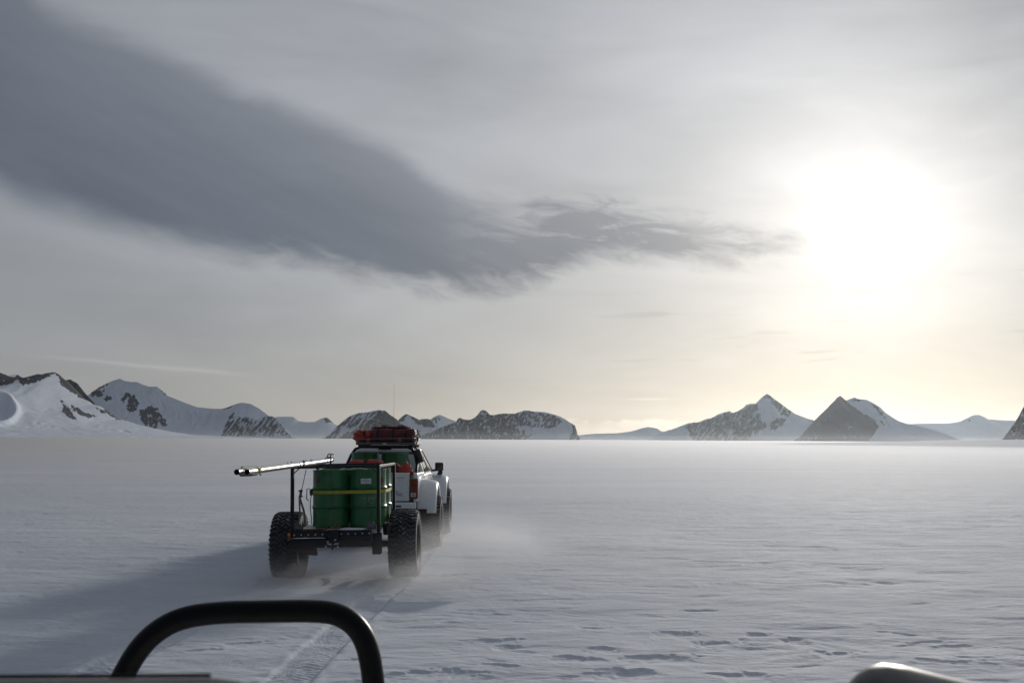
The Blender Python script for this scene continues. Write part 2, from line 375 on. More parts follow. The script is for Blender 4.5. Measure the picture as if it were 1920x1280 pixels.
# ------------------------------------------------------------------ mesh helpers
class MB:
    def __init__(s): s.v = []; s.f = []
    def add(s, vs, fs):
        o = len(s.v); s.v += [tuple(v) for v in vs]; s.f += [tuple(i + o for i in f) for f in fs]; return s
    def box(s, c, d, rot=None):
        x, y, z = d[0] / 2, d[1] / 2, d[2] / 2
        vs = [Vector((a * x, b * y, e * z)) for e in (-1, 1) for b in (-1, 1) for a in (-1, 1)]
        if rot is not None: vs = [rot @ v for v in vs]
        vs = [v + Vector(c) for v in vs]
        return s.add(vs, [(0, 2, 3, 1), (4, 5, 7, 6), (0, 1, 5, 4), (2, 6, 7, 3), (0, 4, 6, 2), (1, 3, 7, 5)])
    def box2(s, a, b):
        return s.box([(p + q) / 2 for p, q in zip(a, b)], [abs(q - p) for p, q in zip(a, b)])
    def tube(s, path, r, n=10, closed=False, caps=True, sx=1.0):
        path = [Vector(p) for p in path]; k = len(path)
        rr = r if isinstance(r, (list, tuple)) else [r] * k
        tan = []
        for i in range(k):
            a = path[(i - 1) % k] if (closed or i > 0) else path[i]; b = path[(i + 1) % k] if (closed or i < k - 1) else path[i]
            tan.append((b - a).normalized())
        up = Vector((0, 0, 1)) if abs(tan[0].z) < 0.9 else Vector((0, 1, 0))
        nrm = (up - tan[0] * up.dot(tan[0])).normalized()
        vs = []
        for i in range(k):
            nrm = (nrm - tan[i] * nrm.dot(tan[i])).normalized(); bi = tan[i].cross(nrm)
            for j in range(n):
                a = 2 * math.pi * j / n
                vs.append(path[i] + nrm * (math.cos(a) * rr[i]) + bi * (math.sin(a) * rr[i] * sx))
        fs = []
        for i in range(k if closed else k - 1):
            for j in range(n):
                a, b = i * n + j, i * n + (j + 1) % n; c, d = ((i + 1) % k) * n + (j + 1) % n, ((i + 1) % k) * n + j
                fs.append((a, b, c, d))
        if caps and not closed: fs += [tuple(range(n - 1, -1, -1)), tuple(range((k - 1) * n, k * n))]
        return s.add(vs, fs)
    def bar(s, a, b, w, h=None):
        """square bar between two points"""
        h = h or w; a = Vector(a); b = Vector(b); t = (b - a).normalized()
        up = Vector((0, 0, 1)) if abs(t.z) < 0.9 else Vector((0, 1, 0))
        n = (up - t * up.dot(t)).normalized(); q = t.cross(n)
        vs = [p + n * (e * h / 2) + q * (d * w / 2) for p in (a, b) for e, d in ((-1, -1), (-1, 1), (1, 1), (1, -1))]
        return s.add(vs, [(0, 3, 2, 1), (4, 5, 6, 7), (0, 1, 5, 4), (1, 2, 6, 5), (2, 3, 7, 6), (3, 0, 4, 7)])
    def strip(s, path, w, th, side):
        """flat webbing along a path; side = direction of its width"""
        side = Vector(side).normalized(); path = [Vector(p) for p in path]; k = len(path); vs = []
        for i in range(k):
            t = (path[min(i + 1, k - 1)] - path[max(i - 1, 0)]).normalized(); n = t.cross(side).normalized()
            for a, b in ((-1, -1), (1, -1), (1, 1), (-1, 1)):
                vs.append(path[i] + side * (a * w / 2) + n * (b * th / 2))
        fs = [(0, 1, 2, 3), tuple((k - 1) * 4 + j for j in (3, 2, 1, 0))]
        for i in range(k - 1):
            for j in range(4):
                fs.append((i * 4 + j, i * 4 + (j + 1) % 4, (i + 1) * 4 + (j + 1) % 4, (i + 1) * 4 + j))
        return s.add(vs, fs)
    def lathe(s, prof, n=32, c=(0, 0, 0), axis='z', a0=0.0, a1=None):
        full = a1 is None; a1 = 2 * math.pi if full else a1
        m_ = n if full else n + 1; vs = []
        for i in range(m_):
            a = a0 + (a1 - a0) * i / n
            for r, h in prof:
                if axis == 'z': v = (r * math.cos(a), r * math.sin(a), h)
                elif axis == 'x': v = (h, r * math.cos(a), r * math.sin(a))
                else: v = (r * math.sin(a), h, r * math.cos(a))
                vs.append((v[0] + c[0], v[1] + c[1], v[2] + c[2]))
        k = len(prof); fs = []
        for i in range(n):
            i2 = (i + 1) % m_
            for j in range(k - 1):
                fs.append((i * k + j, i2 * k + j, i2 * k + j + 1, i * k + j + 1))
        return s.add(vs, fs)
    def prism(s, poly, axis, lo, hi):
        """polygon in the two other axes extruded along axis"""
        n = len(poly); vs = []
        for h in (lo, hi):
            for a, b in poly:
                vs.append((h, a, b) if axis == 'x' else (a, h, b) if axis == 'y' else (a, b, h))
        fs = [tuple(range(n - 1, -1, -1)), tuple(range(n, 2 * n))]
        fs += [(i, (i + 1) % n, n + (i + 1) % n, n + i) for i in range(n)]
        return s.add(vs, fs)
    def grid(s, fn, nu, nv, closed_u=False):
        vs = [fn(i / (nu if closed_u else nu - 1), j / (nv - 1)) for i in range(nu) for j in range(nv)]
        fs = []
        for i in range(nu if closed_u else nu - 1):
            for j in range(nv - 1):
                a = i * nv + j; b = ((i + 1) % nu) * nv + j
                fs.append((a, b, b + 1, a + 1))
        return s.add(vs, fs)

def obj(name, mb, mt, parent=None, bevel=0.0, loc=None, smooth=True, seg=2, sub=0, solid=0.0):
    me = bpy.data.meshes.new(name)
    me.from_pydata(mb.v, [], mb.f)
    bm = bmesh.new(); bm.from_mesh(me); bmesh.ops.recalc_face_normals(bm, faces=bm.faces); bm.to_mesh(me); bm.free()
    me.materials.append(mt)
    if smooth:
        me.polygons.foreach_set('use_smooth', [True] * len(me.polygons)); me.set_sharp_from_angle(angle=R_(38))
    o = bpy.data.objects.new(name, me); COL.objects.link(o)
    if parent: o.parent = parent
    if loc is not None: o.location = loc
    if solid:
        md = o.modifiers.new('solid', 'SOLIDIFY'); md.thickness = solid
    if bevel:
        md = o.modifiers.new('bevel', 'BEVEL'); md.width = bevel; md.segments = seg; md.limit_method = 'ANGLE'; md.harden_normals = True
    if sub:
        md = o.modifiers.new('sub', 'SUBSURF'); md.levels = sub; md.render_levels = sub
    return o
def tag(o, label, cat=None, group=None, kind=None):
    o['label'] = label
    if cat: o['category'] = cat
    if group: o['group'] = group
    if kind: o['kind'] = kind
    return o
def empty(name, loc, parent=None):
    o = bpy.data.objects.new(name, None); COL.objects.link(o); o.location = loc; o.empty_display_size = 0.2
    if parent: o.parent = parent
    return o
def copy_tree(o, parent=None):
    c = o.copy(); COL.objects.link(c); c.parent = parent
    for ch in list(o.children): copy_tree(ch, c)
    return c
def np_mesh(name, co, quads, mt, attr=None):
    me = bpy.data.meshes.new(name); nv = len(co); nf = len(quads)
    me.vertices.add(nv); me.vertices.foreach_set('co', co.astype(np.float32).ravel())
    me.loops.add(nf * 4); me.loops.foreach_set('vertex_index', quads.astype(np.int32).ravel())
    me.polygons.add(nf); me.polygons.foreach_set('loop_start', np.arange(0, nf * 4, 4, dtype=np.int32))
    me.polygons.foreach_set('use_smooth', np.ones(nf, dtype=bool))
    me.update(calc_edges=True)
    if attr is not None:
        a = me.attributes.new('rock', 'FLOAT', 'POINT'); a.data.foreach_set('value', attr.astype(np.float32).ravel())
    me.materials.append(mt)
    o = bpy.data.objects.new(name, me); COL.objects.link(o)
    return o

# ------------------------------------------------------------------ ground
TRK_X = -2.68
def track_x(Y):      # centre line of the towed trailer's path
    return TRK_X - 0.05 * sstep(-Y, -16.2, -13.5) - 0.24 * sstep(-Y, -17.0, -8.0)
def scoops(X, Y):
    """wind scooped hollows: a steep lip on the sunny side, a gentle floor towards the camera"""
    rs = np.random.RandomState(5); z = np.zeros_like(X)
    m0 = (np.hypot(X, Y) < 75) & (Y > 4) & (np.abs(X) < 40)
    idx = np.nonzero(m0); xs, ys = X[idx], Y[idx]; dz = np.zeros_like(xs)
    spots = []
    for px_, py_, L, w in ((1270, 1190, 0.62, 0.15), (1350, 1210, 0.70, 0.18), (1560, 1228, 0.55, 0.18), (1490, 1203, 0.30, 0.12), (1080, 1237, 0.62, 0.12), (1240, 1235, 0.80, 0.14), (1390, 1268, 0.70, 0.14), (1180, 1262, 0.6, 0.12), (950, 1212, 0.28, 0.1), (1420, 1190, 0.3, 0.08), (845, 1262, 0.5, 0.14), (1130, 1218, 0.4, 0.1)):
        p = ray(px_, py_); s = -CAMZ / p.z; spots.append((p.x * s, p.y * s, L * 0.5, w * 1.25, rs.uniform(-0.45, 0.25), 0.022))
    cl = [(rs.uniform(-12, 16), rs.uniform(9, 42)) for _ in range(32)]
    cl += [(rs.uniform(0, 5), rs.uniform(8.8, 13)) for _ in range(4)]
    for cx, cy in cl:
        for _ in range(rs.randint(4, 12)):
            L = rs.lognormal(-1.35, 0.45); spots.append((cx + rs.normal(0, 1.5), cy + rs.normal(0, 1.1), L, L * rs.uniform(0.22, 0.45), rs.uniform(-0.6, 0.5), min(0.05, 0.02 + 0.06 * L) * rs.uniform(0.15, 0.5)))
    order = np.argsort(ys); ysrt = ys[order]
    for cx, cy, L, w, a, d in spots:
        i0, i1 = np.searchsorted(ysrt, (cy - L - w * 2.5, cy + L + w * 2.5))
        ii = order[i0:i1]; ii = ii[np.abs(xs[ii] - cx) < L * 1.6]
        if not len(ii): continue
        x, y = xs[ii] - cx, ys[ii] - cy
        n = fbm(xs[ii] / (L * 0.75) + cx, ys[ii] / (w * 1.5) + cy, 7, 4, 0.6) * 1.5
        u = (x * math.cos(a) + y * math.sin(a)) / L + 0.55 * n; v = (-x * math.sin(a) + y * math.cos(a)) / w + 0.75 * n
        prof = np.clip(1 - u * u, 0, 1) ** 0.7 * sstep(v, -1.9, 0.35) * (1 - sstep(v, 0.72, 1.0))
        lip = np.exp(-((v - 1.18) / 0.22) ** 2) * np.clip(1 - u * u, 0, 1)
        dz[ii] = np.minimum(dz[ii], -d * prof) + 0.25 * d * lip
    z[idx] = dz
    return z
def ground_z(X, Y):
    r = np.hypot(X, Y)
    near = 1 - sstep(r, 70, 220)
    z = near * (0.030 * fbm(X / 7.0, Y / 3.2, 3, 3) + 0.016 * fbm(X / 2.3 + Y * 0.1, Y / 0.9, 9, 4) + 0.022 * fbm((X + 0.5 * Y) / 1.7, (Y - 0.25 * X) / 0.8, 14, 4, 0.55))
    # sastrugi: scooped hollows with sharp lips, in patches
    wx = X + 0.45 * perlin(X / 1.2, Y / 1.1, 51); wy = Y + 0.22 * perlin(X / 1.1, Y / 0.9, 52)
    s = fbm(wx / 1.25, wy / 0.62, 21, 3, 0.45)
    patch = sstep(fbm(X / 6.0, Y / 4.0, 33, 2), -0.12, 0.22)
    scoop = sstep(s, 0.16, 0.25) * (0.6 + 0.4 * sstep(s, 0.25, 0.6))
    z = z - near * patch * 0.030 * scoop * (0.35 + 0.65 * sstep(X - 0.35 * Y, -8.0, -1.0))
    s2 = ridged(wx / 0.9 + 4.0, wy / 0.42, 61, 4)
    calm = sstep(fbm(X / 3.5 + 9, Y / 2.5, 44, 2), -0.25, 0.3)
    z = z + near * (0.15 + 0.85 * calm) * 0.012 * s2
    z = z + (1 - sstep(r, 25, 45)) * 0.006 * calm * ridged((wx + 0.3 * wy) / 0.36, (wy - 0.2 * wx) / 0.22, 71, 3)
    z = z + scoops(X, Y)
    # long drifts far out
    farw = sstep(r, 60, 400) * (1 - sstep(r, 3000, 6000))
    z = z + farw * (0.55 * fbm(X / 160.0, Y / 70.0, 81, 4)) * np.minimum(1.0, r / 500)
    z = z + farw * 0.10 * fbm(X / 30.0, Y / 12.0, 91, 3) * np.minimum(1.0, r / 300)
    # broad rise on the right
    z = z + 3.0 * np.exp(-((X - 205) / 75) ** 2 - ((Y - 400) / 150) ** 2)
    # snow piled at the trailer tyres
    for cx in (-3.6, -1.75):
        z = z + 0.075 * np.exp(-((X - cx) / 0.30) ** 2 - ((Y - 15.72) / 0.28) ** 2)
    # wheel ruts
    for side in (-0.93, 0.93):
        cx = track_x(Y) + side; d = np.abs(X - cx)
        on = sstep(Y, 1.0, 3.0) * (1 - sstep(Y, 25.0, 26.0))
        rut = (1 - sstep(d, 0.18, 0.25)); lip = np.exp(-((d - 0.27) / 0.05) ** 2)
        brk = 0.65 + 0.35 * sstep(fbm(X * 2.1, Y * 1.4, 95, 2), -0.2, 0.2)
        ph = Y / 0.088 + np.abs(X - cx) * 9.0
        tread = 0.0035 * np.sign(np.sin(2 * np.pi * ph)) * rut
        z = z + on * brk * (-0.024 * rut + 0.010 * lip * (0.5 + 1.2 * perlin(X * 5, Y * 5, 97)) + tread + 0.008 * rut * fbm(X * 9, Y * 6, 99, 3))
    return z
def build_ground():
    off = np.concatenate([np.linspace(500, 300, 260), np.linspace(299.2, 60, 250), np.geomspace(59, 0.27, 75)])
    r = np.concatenate([[0.3, 2, 4, 6, 7.4], CAMZ * FPX / off])
    th = np.concatenate([np.linspace(-180, -36, 30)[:-1], np.linspace(-36, 36, 960), np.linspace(36, 180, 30)[1:-1]])
    T, Rr = np.meshgrid(np.radians(th), r, indexing='ij')
    X = Rr * np.sin(T); Y = Rr * np.cos(T); Z = ground_z(X, Y)
    n, k = X.shape
    co = np.stack([X, Y, Z], -1).reshape(-1, 3)
    i = np.arange(n)[:, None]; j = np.arange(k - 1)[None, :]
    a = i * k + j; b = ((i + 1) % n) * k + j
    q = np.stack([a, a + 1, b + 1, b], -1).reshape(-1, 4)
    o = np_mesh('snow_ground', co, q, M['snow'])
    tag(o, 'wide plain of wind packed snow with sastrugi and wheel ruts', kind='structure')
build_ground()

# ------------------------------------------------------------------ mountains
def sd_poly(px, py, pts):
    pts = np.array(pts, float); n = len(pts); d = np.full(px.shape, 1e9); inside = np.zeros(px.shape, bool)
    for i in range(n):
        ax, ay = pts[i]; bx, by = pts[(i + 1) % n]
        ex, ey = bx - ax, by - ay; wx, wy = px - ax, py - ay
        t = np.clip((wx * ex + wy * ey) / (ex * ex + ey * ey + 1e-9), 0, 1)
        d = np.minimum(d, np.hypot(wx - ex * t, wy - ey * t))
        c = ((ay > py) != (by > py)) & (px < (bx - ax) * (py - ay) / (by - ay + 1e-12) + ax)
        inside ^= c
    return np.where(inside, d, -d)
def gsm(a, s):
    if s < 0.5: return a
    h = int(3 * s); k = np.exp(-0.5 * (np.arange(-h, h + 1) / s) ** 2); k /= k.sum()
    return np.convolve(np.pad(a, h, mode='edge'), k, 'valid')
def mountain(label, Y0, sky, rocks=(), nu=320, nv=120, kf=1.5, kb=1.3, rough=0.6, rib=0.30, ribw=9.0, base=826,
             namp=0.35, nsc=1.0, streak=0.0, slant=0.0, bias=0.0, skirt=0.0, power=1.0, hollow=None, seed=1, ridges=()):
    pts = [P(px, py, Y0) for px, py in sky]
    xs = np.array([p.x for p in pts]); zs = np.array([p.z for p in pts])
    u = np.linspace(xs[0], xs[-1], nu)
    px_m = Y0 / FPX                                    # metres per picture pixel at that distance
    S = np.interp(u, xs, zs)
    S = S + rough * px_m * (fbm(u / (4.5 * px_m), u * 0 + seed, seed, 4, 0.6)) * 1.6
    e = np.minimum(np.arange(nu), np.arange(nu)[::-1]) / nu
    S = S * sstep(e, 0, 0.02) - 6 * (1 - sstep(e, 0, 0.02))
    lv = [S, gsm(S, nu * 0.012), gsm(S, nu * 0.03), gsm(S, nu * 0.06)]
    W = kf * np.maximum(lv[3], 4 * px_m) + skirt
    Wb = kb * np.maximum(lv[3], 4 * px_m)
    t = np.concatenate([np.linspace(-1.03, -0.06, 22), np.linspace(0, 1.04, nv)])
    Uu, T = np.meshgrid(u, t, indexing='ij')
    tt = np.abs(T)
    lvl = np.clip(tt * 4.5, 0, 2.999); i0 = lvl.astype(int); fr = lvl - i0
    st = np.stack(lv, 0); ui = np.arange(nu)[:, None] + np.zeros_like(i0)
    Ss = st[i0, ui] * (1 - fr) + st[i0 + 1, ui] * fr
    s0 = np.clip(1 - tt, 0, None)
    Z = Ss * s0 ** power - 30 * np.clip(tt - 1, 0, None)
    Y = np.where(T > 0, Y0 - T * W[:, None], Y0 - T * Wb[:, None])
    lam = ribw * px_m
    wob = fbm(Uu / (4 * lam), Y / (4 * lam), seed + 5, 3) * 1.2 * lam
    rb = ridged((Uu + wob + slant * T * lam * 4) / lam, Y / (lam * 3.2), seed + 9, 4, 0.55)
    env = np.clip(tt * 5, 0, 1) * np.clip((1 - tt) * 2.2, 0, 1)
    Z = Z + rib * lam * (rb - 0.55) * env
    px, py = proj(Uu, Y, Z)
    if hollow:
        cx, cy, rx, ry, dep = hollow
        q = np.sqrt(((px - cx) / rx) ** 2 + ((py - cy) / ry) ** 2)
        Z = Z + np.where(T > 0, 1, 0) * px_m * (-dep * (1 - sstep(q, 0.55, 1.0)) + 0.45 * dep * np.exp(-((q - 1.12) / 0.14) ** 2))
    for rl, amp, wd in ridges:
        d = np.full(px.shape, 1e9)
        for (ax, ay), (bx, by) in zip(rl[:-1], rl[1:]):
            ex, ey = bx - ax, by - ay
            q = np.clip(((px - ax) * ex + (py - ay) * ey) / (ex * ex + ey * ey), 0, 1)
            d = np.minimum(d, np.hypot(px - ax - ex * q, py - ay - ey * q))
        Y = Y - np.where(T > 0, 1, 0) * amp * px_m * np.clip(1 - d / wd, 0, 1) ** 1.3 * np.clip(tt * 12, 0, 1)
    f = np.full(px.shape, -9.0)
    for rk in rocks:
        if isinstance(rk, dict): soft = rk.get('soft', 2.5); off = rk.get('off', 0.0); pl = rk['p']
        else: soft = 2.5; off = 0.0; pl = rk
        f = np.maximum(f, np.clip(sd_poly(px, py, pl) / soft, -9, 1.0) + off)
    nz = fbm((px - slant * py) / (6.5 * nsc), py / (8.5 * nsc), seed + 31, 4, 0.6)
    sk = fbm((px - slant * py) / 4.2, py / 16.0, seed + 47, 4, 0.62)
    f = f + namp * 5.5 * nz + streak * 5.0 * sk + bias + 0.9 * (rb - 0.6) * min(1.0, rib * 3)
    rock = np.clip(0.5 + 0.35 * f, 0, 1)
    n, k = Z.shape
    co = np.stack([Uu, Y, Z], -1).reshape(-1, 3)
    i = np.arange(n - 1)[:, None]; j = np.arange(k - 1)[None, :]; a = i * k + j; b = a + k
    q = np.stack([a, b, b + 1, a + 1], -1).reshape(-1, 4)
    o = np_mesh('mountain', co, q, M['mountain'], rock)
    tag(o, label, kind='structure')
    return o

mountain('snowy peak with dark ridge rocks and round wind scoop, far left', 2800,
    [(-210, 740), (-120, 712), (-60, 704), (0, 698), (5, 698), (12, 703), (20, 707), (30, 700.5), (40, 706), (48, 708), (60, 704.5), (70, 701), (80, 701.5), (90, 698.5), (103, 697.5), (110, 701), (120, 710), (128, 716), (140, 728), (150, 738), (160, 748), (175, 758), (190, 763), (205, 772), (222, 785), (240, 790), (260, 796), (290, 803), (320, 809), (360, 815), (450, 819), (520, 821)],
    [[(-60, 700), (0, 697), (12, 702), (25, 706), (32, 700), (40, 706), (50, 707), (60, 703), (72, 700), (90, 697), (103, 696), (98, 703), (80, 714), (62, 719), (45, 721), (36, 718), (33, 709), (20, 720), (0, 723), (-60, 730)],
     [(106, 697), (128, 714), (145, 730), (160, 746), (168, 752), (152, 746), (135, 736), (120, 726), (113, 714)],
     [(113, 744), (120, 752), (128, 760), (136, 770), (146, 786), (138, 786), (125, 779), (118, 770), (121, 760)],
     [(132, 757), (145, 764), (160, 772), (184, 781), (168, 782), (152, 777), (142, 770)], [(180, 763), (192, 768), (200, 776), (188, 772)],
     [(188, 759), (200, 764), (212, 774), (226, 787), (212, 783), (200, 773)]],
    nu=420, nv=170, kf=4.2, skirt=800, rough=0.7, rib=0.07, ribw=30, namp=0.5, nsc=0.8, streak=0.2, slant=0.8, power=1.7, hollow=(-6, 768, 36, 26, 14), seed=2,
    ridges=[([(103, 697), (84, 720), (62, 736), (38, 748), (20, 765)], 13, 30), ([(88, 722), (78, 745), (74, 775), (76, 800)], 6, 30), ([(104, 700), (118, 740), (150, 790)], 9, 26)])
mountain('dark rocky shoulder behind the far left snowy peak', 3600, [(100, 735), (118, 716), (125, 712), (132, 711), (138, 715), (145, 718), (152, 727), (160, 737), (172, 750), (190, 770)],
    [{'p': [(95, 700), (200, 700), (200, 780), (95, 780)], 'off': 0.2}], nu=100, nv=60, namp=0.3, streak=0.1, seed=3)
mountain('broad blue snow massif with two rock outcrops, second from left', 5000,
    [(100, 800), (135, 765), (160, 745), (172, 735), (185, 726), (195, 721), (210, 714), (225, 709.5), (235, 714), (245, 715.5), (258, 716), (268, 721), (280, 724.5), (295, 724.5), (305, 733), (315, 742), (330, 748), (350, 756), (370, 763), (400, 766), (418, 766), (430, 762), (445, 756), (455, 754.5), (470, 757), (485, 765), (505, 780), (530, 800), (560, 818)],
    [[(168, 738), (180, 729), (192, 733), (194, 743), (180, 743), (171, 742)], [(194, 748), (203, 741), (210, 748), (200, 753)],
     [(226, 747), (235, 736), (250, 739), (258, 750), (263, 755), (255, 759), (257, 769), (245, 771), (236, 767), (241, 757), (240, 746), (232, 751)],
     [(261, 768), (272, 767), (283, 760), (295, 767), (303, 780), (314, 796), (305, 798), (296, 791), (293, 804), (283, 801), (270, 796), (264, 785)],
     {'p': [(178, 732), (196, 720), (203, 719), (190, 729)], 'off': -0.3}, {'p': [(300, 728), (316, 742), (322, 746), (308, 739)], 'off': -0.3}, {'p': [(418, 767), (430, 761), (436, 759), (430, 766)], 'off': -0.3}],
    nu=420, nv=130, kf=1.9, rough=0.35, rib=0.22, ribw=26, namp=0.55, nsc=0.8, streak=0.2, power=1.1, seed=4)
mountain('small jagged rock spur below the blue snow massif', 4000,
    [(415, 818), (426, 786), (432, 778), (438, 773), (447, 781), (456, 783), (463, 781), (471, 784), (478, 787), (485, 786), (497, 781), (503, 780), (510, 779.5), (517, 784), (525, 793), (533, 803), (538, 812), (548, 819)],
    [{'p': [(405, 760), (560, 760), (560, 818), (405, 818)], 'off': -0.75}], nu=240, nv=110, kf=1.0, rough=1.2, rib=0.75, ribw=12, namp=0.20, streak=0.6, slant=-0.7, bias=0.0, seed=5)
mountain('faint pale hills in the gap beside the jagged spur', 9000,
    [(440, 812), (480, 792), (505, 785), (520, 781), (545, 780.5), (552, 782), (560, 789), (575, 791), (590, 790.5), (603, 784), (613, 782), (620, 788), (628, 795), (650, 806), (690, 818)],
    [{'p': [(600, 780), (613, 779), (625, 792), (610, 793)], 'off': -0.4}], nu=160, nv=60, kf=2.6, rough=0.4, rib=0.12, ribw=18, namp=0.3, seed=6)
mountain('dark mountain with snow streaked left flank behind the truck', 4200,
    [(606, 824), (613, 819), (625, 805), (640, 792), (655, 780), (672, 774), (690, 772.5), (700, 770), (710, 768.5), (722, 769.5), (731, 777), (742, 784), (752, 793), (765, 803), (785, 815), (800, 822)],
    [[(632, 824), (655, 809), (672, 800), (685, 790), (697, 783), (705, 775), (712, 766), (722, 767), (735, 779), (748, 790), (765, 802), (790, 824)],
     {'p': [(608, 824), (640, 791), (660, 778), (657, 790), (640, 803), (628, 822)], 'off': -0.1},
     {'p': [(640, 795), (670, 774), (712, 768), (700, 785), (660, 808)], 'off': -1.0}],
    nu=280, nv=110, kf=1.2, rough=0.6, rib=0.5, ribw=13, namp=0.28, streak=0.55, slant=-0.8, seed=7)
mountain('pointed peak with a white snow tongue behind the truck', 4700,
    [(720, 815), (735, 797), (748, 786), (758, 777), (763, 776), (772, 780), (785, 786), (795, 785), (803, 785), (812, 790), (825, 798), (850, 812), (870, 822)],
    [[(740, 792), (758, 775), (766, 775), (757, 786), (750, 793)], [(765, 776), (785, 784), (802, 783), (818, 800), (800, 802), (785, 795), (772, 787)], {'p': [(730, 800), (745, 793), (752, 800), (740, 812)], 'off': -0.3}],
    nu=220, nv=90, kf=1.4, rough=0.8, rib=0.45, ribw=12, namp=0.34, streak=0.15, seed=8)
mountain('pale snow peak beyond the dark plateau mountain', 8000,
    [(770, 815), (790, 795), (805, 787), (815, 781), (823, 777), (832, 780), (845, 786), (860, 791), (880, 800), (910, 815)],
    [{'p': [(800, 785), (823, 777), (830, 782), (815, 800)], 'off': -0.7}], nu=160, nv=60, kf=1.5, rough=0.6, rib=0.4, ribw=10, namp=0.3, streak=0.2, seed=9)
mountain('long dark plateau mountain speckled with snow, centre horizon', 4200,
    [(770, 824), (780, 819), (812, 808), (830, 800), (843, 795), (855, 792), (858, 785), (862, 783), (870, 786), (880, 787), (888, 784), (895, 778), (900, 771), (905, 768), (912, 770), (918, 777), (925, 778), (940, 775), (965, 775), (975, 772), (985, 769), (1000, 771), (1020, 772), (1040, 777), (1055, 783), (1066, 790), (1078, 797), (1082, 810), (1085.5, 821), (1088, 826)],
    [{'p': [(770, 826), (812, 806), (830, 798), (850, 792), (860, 780), (875, 785), (885, 784), (897, 774), (905, 764), (915, 768), (922, 776), (940, 773), (958, 778), (966, 800), (975, 826)], 'off': -0.25},
     {'p': [(938, 774), (985, 768), (1042, 778), (1054, 790), (1042, 801), (1025, 805), (1008, 801), (988, 799), (968, 802), (1000, 815), (985, 826), (950, 826)], 'off': -0.55},
     [(1072, 793), (1080, 800), (1088, 824), (1068, 824), (1074, 806)]],
    nu=460, nv=120, kf=1.0, rough=0.8, rib=0.45, ribw=13, namp=0.55, nsc=0.75, streak=0.35, slant=-0.5, seed=10)
mountain('low rounded blue hill left of the tall right pyramid', 7000,
    [(1040, 826), (1075, 817), (1110, 813), (1160, 811.5), (1185, 808), (1205, 802), (1215, 800), (1225, 801.5), (1232, 803), (1240, 808), (1250, 810), (1290, 812), (1340, 824)],
    [], nu=180, nv=60, kf=2.0, rough=0.3, rib=0.1, ribw=20, seed=11)
mountain('tall pyramid peak with snow face and streaked rock ridge', 5400,
    [(1215, 826), (1240, 810), (1262, 804), (1290, 793), (1310, 791), (1325, 785), (1335, 783), (1345, 777), (1355, 773.5), (1368, 770), (1373, 774), (1385, 770), (1395, 763), (1400, 758), (1408, 756), (1416, 757), (1425, 748), (1432, 742), (1438, 738), (1445, 742), (1455, 750), (1465, 757), (1480, 768), (1490, 775), (1510, 783), (1525, 787), (1560, 800), (1600, 815), (1640, 826)],
    [{'p': [(1283, 799), (1300, 793), (1330, 785), (1350, 776), (1375, 770), (1395, 762), (1420, 755), (1420, 770), (1428, 785), (1432, 800), (1410, 818), (1392, 828), (1300, 828), (1290, 810)], 'off': -0.35},
     [(1419, 772), (1425, 780), (1436, 800), (1430, 807), (1412, 803)], [(1445, 792), (1460, 783), (1476, 786), (1465, 797), (1455, 805), (1444, 803)],
     {'p': [(1436, 736), (1455, 748), (1470, 758), (1484, 772), (1480, 783), (1465, 777), (1453, 765)], 'off': -0.35}, [(1432, 742), (1438, 736), (1445, 741), (1438, 748)]],
    nu=380, nv=130, kf=1.3, rough=0.7, rib=0.5, ribw=13, namp=0.25, streak=0.62, slant=-0.55, seed=12)
mountain('dark triangular rock mountain under the sun glow', 4300,
    [(1478, 836), (1490, 828), (1505, 813), (1520, 796), (1535, 780), (1550, 766), (1562, 753), (1570, 745), (1575.5, 741.5), (1582, 747), (1587, 751), (1592, 748), (1602, 744.5), (1610, 748), (1625, 749), (1633, 753), (1640, 757), (1650, 763), (1660, 773), (1670, 780), (1685, 789), (1700, 794), (1730, 800), (1770, 812), (1820, 832)],
    [{'p': [(1478, 838), (1520, 794), (1545, 769), (1565, 750), (1575, 738), (1587, 752), (1600, 762), (1620, 775), (1640, 788), (1649, 798), (1640, 812), (1630, 824), (1610, 836)], 'soft': 2.0},
     {'p': [(1620, 748), (1640, 756), (1655, 772), (1664, 785), (1655, 786), (1640, 768)], 'off': -0.5}, {'p': [(1587, 752), (1610, 746), (1625, 750), (1612, 754)], 'off': -0.4}, {'p': [(1640, 775), (1655, 790), (1662, 800), (1648, 790)], 'off': -0.4}],
    nu=340, nv=130, kf=1.2, rough=0.6, rib=0.32, ribw=15, namp=0.24, streak=0.10, slant=-0.6, seed=13)
mountain('long low snowfield with a rounded hump at far right', 8500,
    [(1600, 826), (1660, 800), (1700, 795), (1720, 794), (1780, 793), (1800, 790), (1812, 784), (1825, 778), (1835, 777), (1845, 781), (1850, 785), (1870, 787), (1900, 788), (1960, 790), (2050, 800), (2140, 824)],
    [{'p': [(1812, 787), (1820, 784), (1822, 790), (1814, 792)], 'off': -0.3}], nu=240, nv=90, kf=4.5, rough=0.25, rib=0.14, ribw=22, power=1.3, seed=14)
mountain('steep dark rock slope cut by the right edge', 2600,
    [(1868, 838), (1886, 822), (1893, 806), (1903, 792), (1912, 777), (1922, 758), (1945, 728), (1990, 690), (2050, 668), (2120, 690), (2220, 760), (2300, 826)],
    [{'p': [(1860, 850), (1920, 740), (2000, 670), (2200, 680), (2300, 850)], 'off': -0.35}], nu=260, nv=110, kf=1.1, rough=0.7, rib=0.5, ribw=15, namp=0.3, streak=0.3, slant=-0.5, seed=15)

